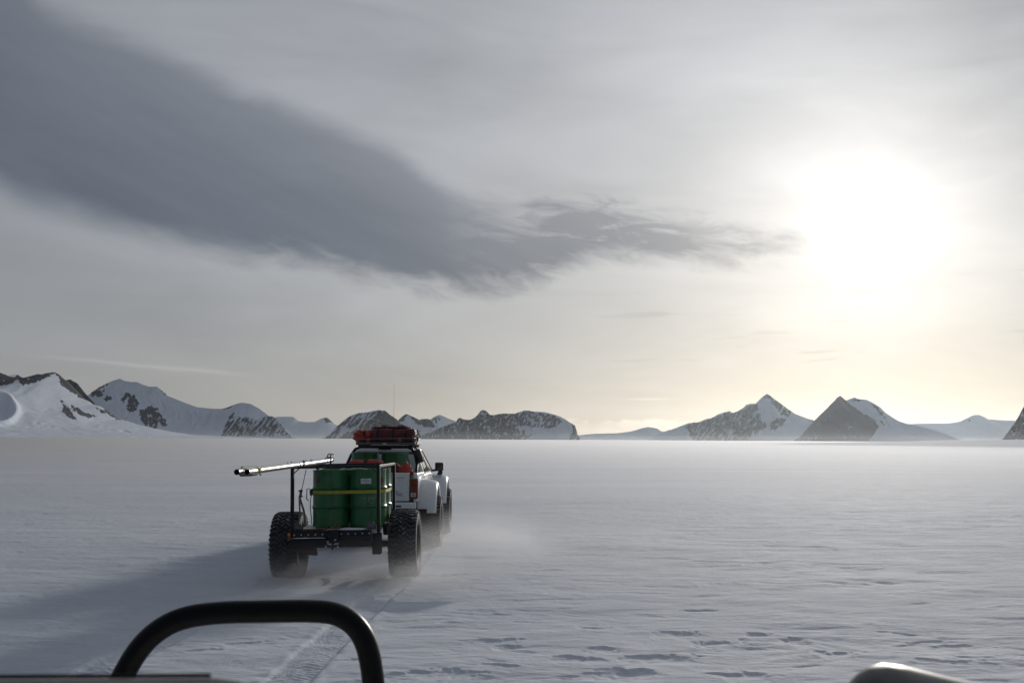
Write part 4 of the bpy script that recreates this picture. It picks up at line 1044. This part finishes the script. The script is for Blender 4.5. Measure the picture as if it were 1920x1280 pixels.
un.lathe([(0, -0.16), (0.12, -0.12), (0.17, 0), (0.12, 0.12), (0, 0.16)], 16, c=(0.0, 1.05, 0.5), axis='x')
un.box2((-0.5, 1.7, 0.55), (0.5, 3.6, 0.82))
obj('chassis', un, M['black_steel'], truck, 0.006)
# cab greenhouse
def cab_pt(s, y, z):
    f = (z - 1.42) / (2.02 - 1.42)
    return (s * (HB - 0.005 - 0.19 * f - 0.06 * f * f), y, z)
CY = {'rb': 1.62, 'rt': 1.70, 'fb': 3.95, 'ft': 3.08}
def yb(f, rear): return (CY['rb'] + (CY['rt'] - CY['rb']) * f) if rear else (CY['fb'] + (CY['ft'] - CY['fb']) * f)
gh = MB(); vs = []; lev = [1.42, 1.6, 1.8, 1.94, 2.01, 2.045]
for z in lev:
    f = min(1.08, (z - 1.42) / 0.6); ins = 0.0 if z < 1.95 else (0.03 if z < 2.02 else 0.16)
    y0 = yb(f, True) + ins; y1 = yb(f, False) - ins * 2
    x = abs(cab_pt(1, 0, min(z, 2.0))[0]) - ins
    for px_, py_ in ((-x, y0 + 0.05), (-x + 0.05, y0), (x - 0.05, y0), (x, y0 + 0.05), (x, y1 - 0.05), (x - 0.08, y1), (-x + 0.08, y1), (-x, y1 - 0.05)):
        vs.append((px_, py_, z))
n = 8
fs = [(i * n + j, i * n + (j + 1) % n, (i + 1) * n + (j + 1) % n, (i + 1) * n + j) for i in range(len(lev) - 1) for j in range(n)]
fs += [tuple(range((len(lev) - 1) * n, len(lev) * n)), tuple(range(n - 1, -1, -1))]
gh.add(vs, fs)
cabo = obj('cab', gh, M['white'], truck)
for s in (-1, 1):
    wins = [[(1.80, 1.47), (2.70, 1.47), (2.62, 1.93), (1.86, 1.92)], [(2.80, 1.47), (3.72, 1.46), (3.10, 1.92), (2.72, 1.93)]]
    for w in wins:
        vs = [(p[0] + s * 0.010, p[1], p[2]) for p in (cab_pt(s, y, z) for y, z in w)] + [(p[0] - s * 0.01, p[1], p[2]) for p in (cab_pt(s, y, z) for y, z in w)]
        wn_ = obj('side_window', MB().add(vs, [(0, 1, 2, 3), (7, 6, 5, 4), (0, 4, 5, 1), (1, 5, 6, 2), (2, 6, 7, 3), (3, 7, 4, 0)]), M['glass'], cabo)
        wp = [Vector(cab_pt(s, y, z)) + Vector((s * 0.012, 0, 0)) for y, z in w]
        obj('window_seal', MB().tube(wp, 0.010, 6, closed=True), M['plastic'], wn_)
    # mirror
    mr = MB().box2((s * 0.90, 4.02, 1.435), (s * 1.10, 4.12, 1.64))
    mo = obj('wing_mirror', mr, M['plastic'], truck, 0.03, seg=3)
    obj('mirror_glass', MB().box2((s * 0.925, 4.013, 1.46), (s * 1.075, 4.022, 1.615)), M['glass'], mo)
    obj('mirror_arm', MB().bar((s * 0.80, 4.0, 1.45), (s * 0.95, 4.06, 1.46), 0.05), M['plastic'], mo)
    obj('mirror_mount', MB().prism([(0.93, 1.30), (1.06, 1.30), (1.08, 1.43), (0.99, 1.45), (0.96, 1.40)], 'y', 4.10, 4.22) if s > 0 else MB().prism([(-0.93, 1.30), (-1.06, 1.30), (-1.08, 1.43), (-0.99, 1.45), (-0.96, 1.40)], 'y', 4.10, 4.22), M['plastic'], mo, 0.01)
rw = [(-0.66, 1.655 - 0.02, 1.50), (0.66, 1.655 - 0.02, 1.50), (0.60, 1.70 - 0.014, 1.92), (-0.60, 1.70 - 0.014, 1.92)]
obj('rear_window', MB().add([(x, y, z) for x, y, z in rw] + [(x, y + 0.03, z) for x, y, z in rw], [(0, 1, 2, 3), (7, 6, 5, 4), (0, 4, 5, 1), (1, 5, 6, 2), (2, 6, 7, 3), (3, 7, 4, 0)]), M['glass'], cabo)
fwn = [(-0.72, 3.83, 1.52), (0.72, 3.83, 1.52), (0.58, 3.20, 1.96), (-0.58, 3.20, 1.96)]
obj('windscreen', MB().add([(x, y, z) for x, y, z in fwn] + [(x, y - 0.06, z) for x, y, z in fwn], [(0, 1, 2, 3), (7, 6, 5, 4), (0, 4, 5, 1), (1, 5, 6, 2), (2, 6, 7, 3), (3, 7, 4, 0)]), M['glass'], cabo)
obj('brake_light', MB().box2((-0.14, 1.675, 1.965), (0.14, 1.74, 2.005)), M['plastic'], cabo, 0.008)
# sports bar behind the cab
rb_ = MB()
for s in (-1, 1):
    rb_.tube([(s * 0.74, 1.05, 1.5), (s * 0.735, 1.25, 1.66), (s * 0.68, 1.42, 1.85), (s * 0.60, 1.50, 1.98)], 0.032, 10)
rb_.tube([(-0.60, 1.50, 1.98), (-0.5, 1.52, 2.015), (0.5, 1.52, 2.015), (0.60, 1.50, 1.98)], 0.025, 10)
obj('roll_bar', rb_, M['black_paint'], truck)
# roof rack
RZ = 2.06
rk = empty('roof_rack', (0, 0, 0), truck)
fr = MB().box2((-0.60, 1.72, RZ), (0.60, 1.755, RZ + 0.055)); fr.box2((-0.60, 3.15, RZ), (0.60, 3.19, RZ + 0.055))
for s in (-1, 1): fr.box2((s * 0.60, 1.72, RZ - 0.001), (s * 0.635, 3.19, RZ + 0.054))
obj('rack_tray', fr, M['grey_plastic'], rk, 0.008)
for i in range(8):
    obj('rack_slat', MB().box2((-0.60, 1.83 + i * 0.17, RZ + 0.01), (0.60, 1.89 + i * 0.17, RZ + 0.03)), M['black_steel'], rk, 0.004)
ur = MB().tube([(-0.61, 1.76, RZ + 0.115), (0.60, 1.76, RZ + 0.150)], 0.014, 8)
for s in (-1, 1): ur.tube([(s * 0.61, 1.76, RZ + 0.115 + 0.0175 * (s + 1)), (s * 0.61, 3.15, RZ + 0.13)], 0.012, 8)
obj('rack_rail', ur, M['grey_plastic'], rk)
for x, z in ((-0.37, 0.092), (0.31, 0.105)):
    obj('rail_bracket', MB().tube([(x - 0.028, 1.742, RZ + z - 0.022), (x + 0.028, 1.742, RZ + z - 0.022), (x + 0.028, 1.742, RZ + z + 0.022), (x - 0.028, 1.742, RZ + z + 0.022)], 0.008, 6, closed=True), M['alu'], rk)
obj('rack_badge', MB().box2((-0.06, 1.715, RZ + 0.018), (0.03, 1.7215, RZ + 0.042)), M['zinc'], rk, 0.002)
for s in (-1, 1):
    for y in (1.82, 2.5, 3.1):
        obj('rack_foot', MB().box2((s * 0.50, y, 1.985), (s * 0.60, y + 0.06, RZ + 0.001)), M['black_steel'], rk, 0.004)
obj('rack_base', MB().box2((-0.58, 1.74, 1.99), (0.58, 1.80, RZ - 0.002)), M['black_paint'], rk, 0.01)
obj('antenna', MB().tube([(0.115, 2.2, 2.04), (0.118, 2.2, 2.6), (0.116, 2.2, 3.42)], [0.006, 0.003, 0.0016], 6), M['black_steel'], truck)
obj('tow_hitch', MB().box2((-0.06, -0.10, 0.58), (0.06, 0.05, 0.66)), M['black_steel'], truck, 0.006)

# drums standing in the bed
GB = 'green drums standing in the truck bed'
drum_root('fuel_drum', (-3.05, 20.93, 1.037), 'green drum on the left in the pickup bed', GB, M['drum'])
drum_root('fuel_drum', (-2.43, 20.93, 1.037), 'green drum on the right in the pickup bed', GB, M['drum'])
sb = tag(empty('bed_strap', (-2.74, 20.6, 1.5)), 'pale strap between the two drums in the pickup bed', 'strap')
obj('webbing', rel(MB().strip([(-2.755, 20.72, 1.90), (-2.75, 20.66, 1.75), (-2.75, 20.62, 1.5)], 0.022, 0.004, (1, 0, 0)), sb.location), M['tan_strap'], sb)
sb = tag(empty('bed_strap', (-2.1, 20.7, 1.5)), 'brown strap slanting beside the right drum in the pickup bed', 'strap')
obj('webbing', rel(MB().strip([(-2.20, 20.85, 1.925), (-2.12, 20.75, 1.72), (-2.06, 20.6, 1.50)], 0.028, 0.005, (1, 0, 0.2)), sb.location), M['strap'], sb)

# ------------------------------------------------------------------ soft bags
def bag(name, label, cat, group, c, d, mt, seed, power=3.5, wr=0.10, rotz=0.0, tilt=0.0, straps=(), handle=False, smat='black_web'):
    root = tag(empty(name, (c[0], c[1], c[2] - d[2] / 2)), label, cat, group)
    root.rotation_euler = (0, tilt, rotz)
    from mathutils import noise as mn
    def surf(u, v, grow=0.0):
        a = 2 * math.pi * u; e = math.pi * (v - 0.5)
        ca, sa, ce, se = math.cos(a), math.sin(a), math.cos(e), math.sin(e)
        pw = lambda t, p: math.copysign(abs(t) ** (2 / p), t)
        x, y, z = pw(ce, power) * pw(ca, power), pw(ce, power) * pw(sa, power), pw(se, power)
        nv = mn.fractal(Vector((x * 2.2 + seed, y * 2.2, z * 2.6)), 0.7, 2.0, 4)
        k = 1 + wr * nv
        sag = 0.05 * math.cos(3 * x + seed) * (z > 0) * z
        return (x * d[0] / 2 * (k + grow), y * d[1] / 2 * (k + grow), d[2] / 2 + (z * (k + grow) + sag) * d[2] / 2)
    obj('shell', MB().grid(lambda u, v: surf(u, v), 56, 30, True), mt, root)
    for x in straps:
        b = MB(); n = 30; vs = []
        for i in range(n):
            a = 2 * math.pi * i / n
            cy, cz = math.copysign(abs(math.cos(a)) ** 0.55, math.cos(a)), math.copysign(abs(math.sin(a)) ** 0.55, math.sin(a))
            for dx in (-0.022, 0.022):
                for g_ in (1.015, 1.045):
                    nv = mn.fractal(Vector((x * 4.4 / d[0] + seed, cy * 2.2, cz * 2.6)), 0.7, 2.0, 4)
                    k = (1 + wr * nv) * g_
                    vs.append((x + dx, cy * d[1] / 2 * k, d[2] / 2 + cz * d[2] / 2 * k))
        fs = []
        for i in range(n):
            p, q_ = i * 4, ((i + 1) % n) * 4
            fs += [(p + 1, p + 3, q_ + 3, q_ + 1), (p, q_, q_ + 2, p + 2), (p, p + 1, q_ + 1, q_), (p + 2, q_ + 2, q_ + 3, p + 3)]
        obj('strap', b.add(vs, fs), M[smat], root)
    if handle:
        b = MB()
        for x in (-0.12, 0.22):
            b.tube([(x - 0.1, -d[1] * 0.2, d[2] * 0.97), (x - 0.05, -d[1] * 0.25, d[2] * 1.08), (x + 0.06, -d[1] * 0.25, d[2] * 1.07), (x + 0.1, -d[1] * 0.2, d[2] * 0.97)], 0.012, 6)
        obj('grab_handle', b, M['black_web'], root)
    return root
RX = 'bags on the truck roof rack'
bag('duffel_bag', 'long dark red duffel bag strapped across the truck roof rack', 'bag', RX, (-2.60, 22.05, 2.255), (1.02, 0.52, 0.33), M['red_bag'], 3.3, 5.0, 0.05, straps=(-0.32, 0.02, 0.30), handle=True)
bag('dry_bag', 'crumpled orange bag at the left end of the roof rack', 'bag', RX, (-3.24, 22.05, 2.235), (0.46, 0.50, 0.29), M['orange_bag'], 8.1, 2.8, 0.16, straps=(0.03,))
bag('duffel_bag', 'flat maroon bag lying on top of the long red duffel', 'bag', RX, (-2.66, 22.2, 2.425), (0.86, 0.62, 0.10), M['red_bag'], 5.7, 3.2, 0.14, straps=(-0.12, 0.2), handle=True)
GBG = 'orange bags in the truck bed'
bag('dry_bag', 'small orange bag under the left drum in the pickup bed', 'bag', GBG, (-3.10, 20.35, 1.63), (0.42, 0.30, 0.26), M['orange_bag'], 1.3, 2.6, 0.14)
bag('dry_bag', 'rounded orange bag at the middle of the pickup bed', 'bag', GBG, (-2.78, 20.33, 1.64), (0.42, 0.32, 0.27), M['orange_bag'], 2.9, 2.6, 0.12, straps=(-0.16,))
bag('dry_bag', 'dark red bag behind the right frame post', 'bag', GBG, (-2.42, 20.34, 1.57), (0.36, 0.30, 0.26), M['red_bag'], 4.4, 2.8, 0.14)
bag('dry_bag', 'peaked orange bag standing at the right end of the tailgate', 'bag', GBG, (-2.16, 20.22, 1.55), (0.34, 0.26, 0.36), M['orange_bag'], 6.2, 1.25, 0.10, tilt=0.15)
# dark sleeve hanging beside the cab
hg = tag(empty('hanging_cylinder', (-1.99, 21.25, 1.68)), 'dark violet padded cylinder hanging at the cab rear corner', 'cylinder')
a = P(781, 842, 21.25) - hg.location; c = P(789, 867, 21.25) - hg.location
dv = (c - a)
obj('sleeve', MB().tube([a, a + dv * 0.04, a + dv * 0.1, a + dv * 0.5, a + dv * 0.94, a + dv * 0.98, c], [0.05, 0.068, 0.074, 0.076, 0.076, 0.072, 0.06], 20), M['cyl'], hg)
obj('strap', MB().tube([a, a + Vector((-0.02, 0, 0.05)), a + Vector((-0.04, 0, 0.10))], 0.014, 8), M['black_web'], hg)
# tangle of straps and hooks at the right end of the rack
tn = tag(empty('strap_tangle', (-2.08, 21.7, 2.1)), 'tangle of loose straps and metal buckles at the rack right end', 'strap')
for k in range(9):
    x0 = random.uniform(-0.02, 0.07); z0 = random.uniform(0.05, 0.32); ph = [Vector((x0 + random.uniform(-0.05, 0.05) - 0.22 * (0.35 - z0) * 0 , random.uniform(-0.1, 0.1), z0 - j * 0.055 + random.uniform(-0.02, 0.02))) for j in range(5)]
    obj('loose_webbing', MB().strip(ph, 0.022, 0.004, (0.7, 0.7, 0.1)), M['tan_strap' if k % 3 == 0 else 'black_web'], tn)
for k in range(5):
    p = Vector((random.uniform(-0.02, 0.07), -0.10 + random.uniform(-0.03, 0.03), random.uniform(-0.10, 0.26)))
    obj('buckle', MB().tube([p + Vector((-0.02, 0, -0.02)), p + Vector((0.02, 0, -0.02)), p + Vector((0.02, 0, 0.02)), p + Vector((-0.02, 0, 0.02))], 0.006, 6, closed=True), M['zinc'], tn)
obj('yellow_tag', MB().strip([(0.05, -0.1, 0.28), (0.06, -0.1, 0.2)], 0.03, 0.004, (1, 0, 0)), M['yellow'], tn)

# ------------------------------------------------------------------ following vehicle (foreground)
veh = tag(empty('following_vehicle', (-0.3, 1.6, 0)), 'front end of the following vehicle with black tubular guard bar', 'truck')
vo = veh.location
def rounded(path, k=3):
    pts = [Vector(p) for p in path]
    for _ in range(k):
        q_ = [pts[0]]
        for i in range(len(pts) - 1):
            q_ += [pts[i] * 0.75 + pts[i + 1] * 0.25, pts[i] * 0.25 + pts[i + 1] * 0.75]
        q_.append(pts[-1]); pts = q_
    return pts
BY = 2.6
cl = [(150, 1480), (190, 1350), (232, 1262), (262, 1212), (300, 1177), (345, 1156), (412, 1147), (500, 1145.5), (598, 1144), (640, 1152), (672, 1176), (691, 1215), (701, 1280), (704, 1350), (704, 1480)]
obj('guard_bar', rel(MB().tube(rounded([P(x, y, BY) for x, y in cl], 2), 0.0285, 18), vo), M['black_paint'], veh)
bn = MB().prism([(1.0, 1.20), (1.0, 1.52), (1.6, 1.50), (2.35, 1.42), (2.5, 1.34), (2.54, 1.20)], 'x', -1.05, 0.75)
obj('bonnet', rel(bn, vo), M['white'], veh, 0.05, seg=4)
fr = MB().box2((-1.2, 2.50, 0.80), (0.9, 2.68, 1.19)); obj('front_bumper', rel(fr, vo), M['black_steel'], veh, 0.04, seg=3)
for s in (-1.12, 0.82): obj('bumper_mount', rel(MB().box2((s - 0.06, 1.0, 0.7), (s + 0.06, 2.5, 1.19)), vo), M['black_steel'], veh, 0.01)
# panel edge at the lower left and round lamp back at the lower right
e0 = P(-60, 1269, 0.85); e1 = P(405, 1266, 0.85); e2 = P(445, 1271, 0.85); e3 = P(480, 1286, 0.85)
pn = MB(); prof = [e0, e1, e2, e3]
vs = []
for p in prof:
    vs += [p, p + Vector((0, 0.06, -0.035)), p + Vector((0, 0.06, -0.10)), p + Vector((0, 0, -0.10))]
pn.add(vs, [(i * 4 + j, i * 4 + (j + 1) % 4, (i + 1) * 4 + (j + 1) % 4, (i + 1) * 4 + j) for i in range(3) for j in range(4)] + [(0, 1, 2, 3), (15, 14, 13, 12)])
obj('cowl_panel', rel(pn, vo), M['beige'], veh, 0.006)
sl = MB().tube([P(-60, 1268, 0.85), P(395, 1265.5, 0.85)], 0.0018, 8); obj('cowl_seal', rel(sl, vo), M['black_paint'], veh)
obj('cowl_support', rel(MB().box2((e0.x - 0.02, 0.87, 1.50), (e1.x - 0.02, 0.93, e0.z - 0.10)), vo), M['plastic'], veh)
h0 = P(1628, 1328, 1.1); h1 = P(1900, 1398, 1.1); dv = (h1 - h0).normalized()
obj('lamp_housing', rel(MB().tube([h0 + dv * t_ for t_ in (-0.022, -0.018, -0.008, 0.008, 0.03, 0.10, 0.16, 0.17)], [0.012, 0.028, 0.041, 0.050, 0.053, 0.0535, 0.0535, 0.045], 32), vo), M['steel_dark'], veh)
obj('lamp_bracket', rel(MB().bar(h0 + dv * 0.12, h0 + dv * 0.12 + Vector((0.02, 0.05, -0.5)), 0.03), vo), M['black_steel'], veh)

# ------------------------------------------------------------------ air: haze and blown snow
def volume_obj(name, mb, label, build):
    mt = bpy.data.materials.new(name + '_air'); mt.use_nodes = True
    t = NT(mt.node_tree); mt.node_tree.nodes.clear()
    out = t.node('ShaderNodeOutputMaterial'); pv = t.node('ShaderNodeVolumePrincipled')
    t.l.new(pv.outputs[0], out.inputs['Volume'])
    build(t, pv)
    o = obj(name, mb, mt, smooth=False); tag(o, label, kind='stuff')
    return o
def hz_build(t, pv):
    pv.inputs['Color'].default_value = (0.78, 0.90, 1.0, 1); pv.inputs['Density'].default_value = 1.2e-5; pv.inputs['Anisotropy'].default_value = 0.76
volume_obj('haze', MB().box2((-15000, -15000, -9), (15000, 15000, 420)), 'thin bluish air over the whole plain', hz_build)
def low_build(t, pv):
    pv.inputs['Color'].default_value = (0.74, 0.77, 0.82, 1); pv.inputs['Density'].default_value = 4.5e-5; pv.inputs['Anisotropy'].default_value = 0.6
volume_obj('ground_mist', MB().box2((-14500, -14500, -8.5), (14500, 14500, 16)), 'pale snow mist hugging the foot of the mountains', low_build)
def spray(name, c, r, dens, label, seed):
    b = MB().lathe([(math.cos(R_(-90 + 180 * i / 10)), math.sin(R_(-90 + 180 * i / 10))) for i in range(11)], 24)
    b.v = [(x * r[0], y * r[1], z * r[2]) for x, y, z in b.v]
    def bd_(t, pv):
        tc = t.node('ShaderNodeTexCoord'); ob = tc.outputs['Object']
        ln = t.node('ShaderNodeVectorMath', operation='LENGTH'); t.l.new(t.vmul(ob, (1 / r[0], 1 / r[1], 1 / r[2])), ln.inputs[0])
        fall = t.sub(1.0, t.smooth(ln.outputs['Value'], 0.05, 0.97))
        n = t.noise(t.vadd(t.vmul(ob, (1.1, 0.7, 2.6)), (seed, seed * 2, 0)), 1.0, 4.0, 0.65, 0.8)
        t.put(pv.inputs['Density'], t.mul(t.mul(fall, t.lin(n, 0.36, 0.66, 0.15, 1.0)), dens))
        pv.inputs['Color'].default_value = (0.93, 0.95, 1.0, 1); pv.inputs['Anisotropy'].default_value = 0.45
    o = volume_obj(name, b, label, bd_); o.location = c
    return o
def drift_build(t, pv):
    pv.inputs['Color'].default_value = (0.555, 0.575, 0.61, 1); pv.inputs['Density'].default_value = 0.019; pv.inputs['Anisotropy'].default_value = 0.60
volume_obj('drifting_snow', MB().box2((-14000, -14000, -8), (14000, 14000, 0.8)), 'knee deep layer of snow drifting over the plain', drift_build)
spray('snow_spray', (-0.75, 19.3, 0.20), (2.3, 5.8, 0.66), 0.34, 'blown snow drifting off the truck and trailer wheels', 1.0)
spray('snow_spray', (-1.40, 15.3, 0.12), (1.1, 1.6, 0.42), 0.9, 'puff of snow thrown up by the right trailer tyre', 4.0)
spray('snow_spray', (-3.4, 15.5, 0.12), (0.7, 0.9, 0.30), 0.9, 'puff of snow thrown up by the left trailer tyre', 9.0)
spray('snow_spray', (-2.4, 15.8, 0.10), (3.0, 4.5, 0.55), 0.22, 'faint snow swirling low under and behind the trailer', 14.0)
spray('snow_spray', (2.0, 20.0, 0.04), (5.5, 9.0, 0.30), 0.10, 'thin snow streaming low over the ground to the right', 22.0)
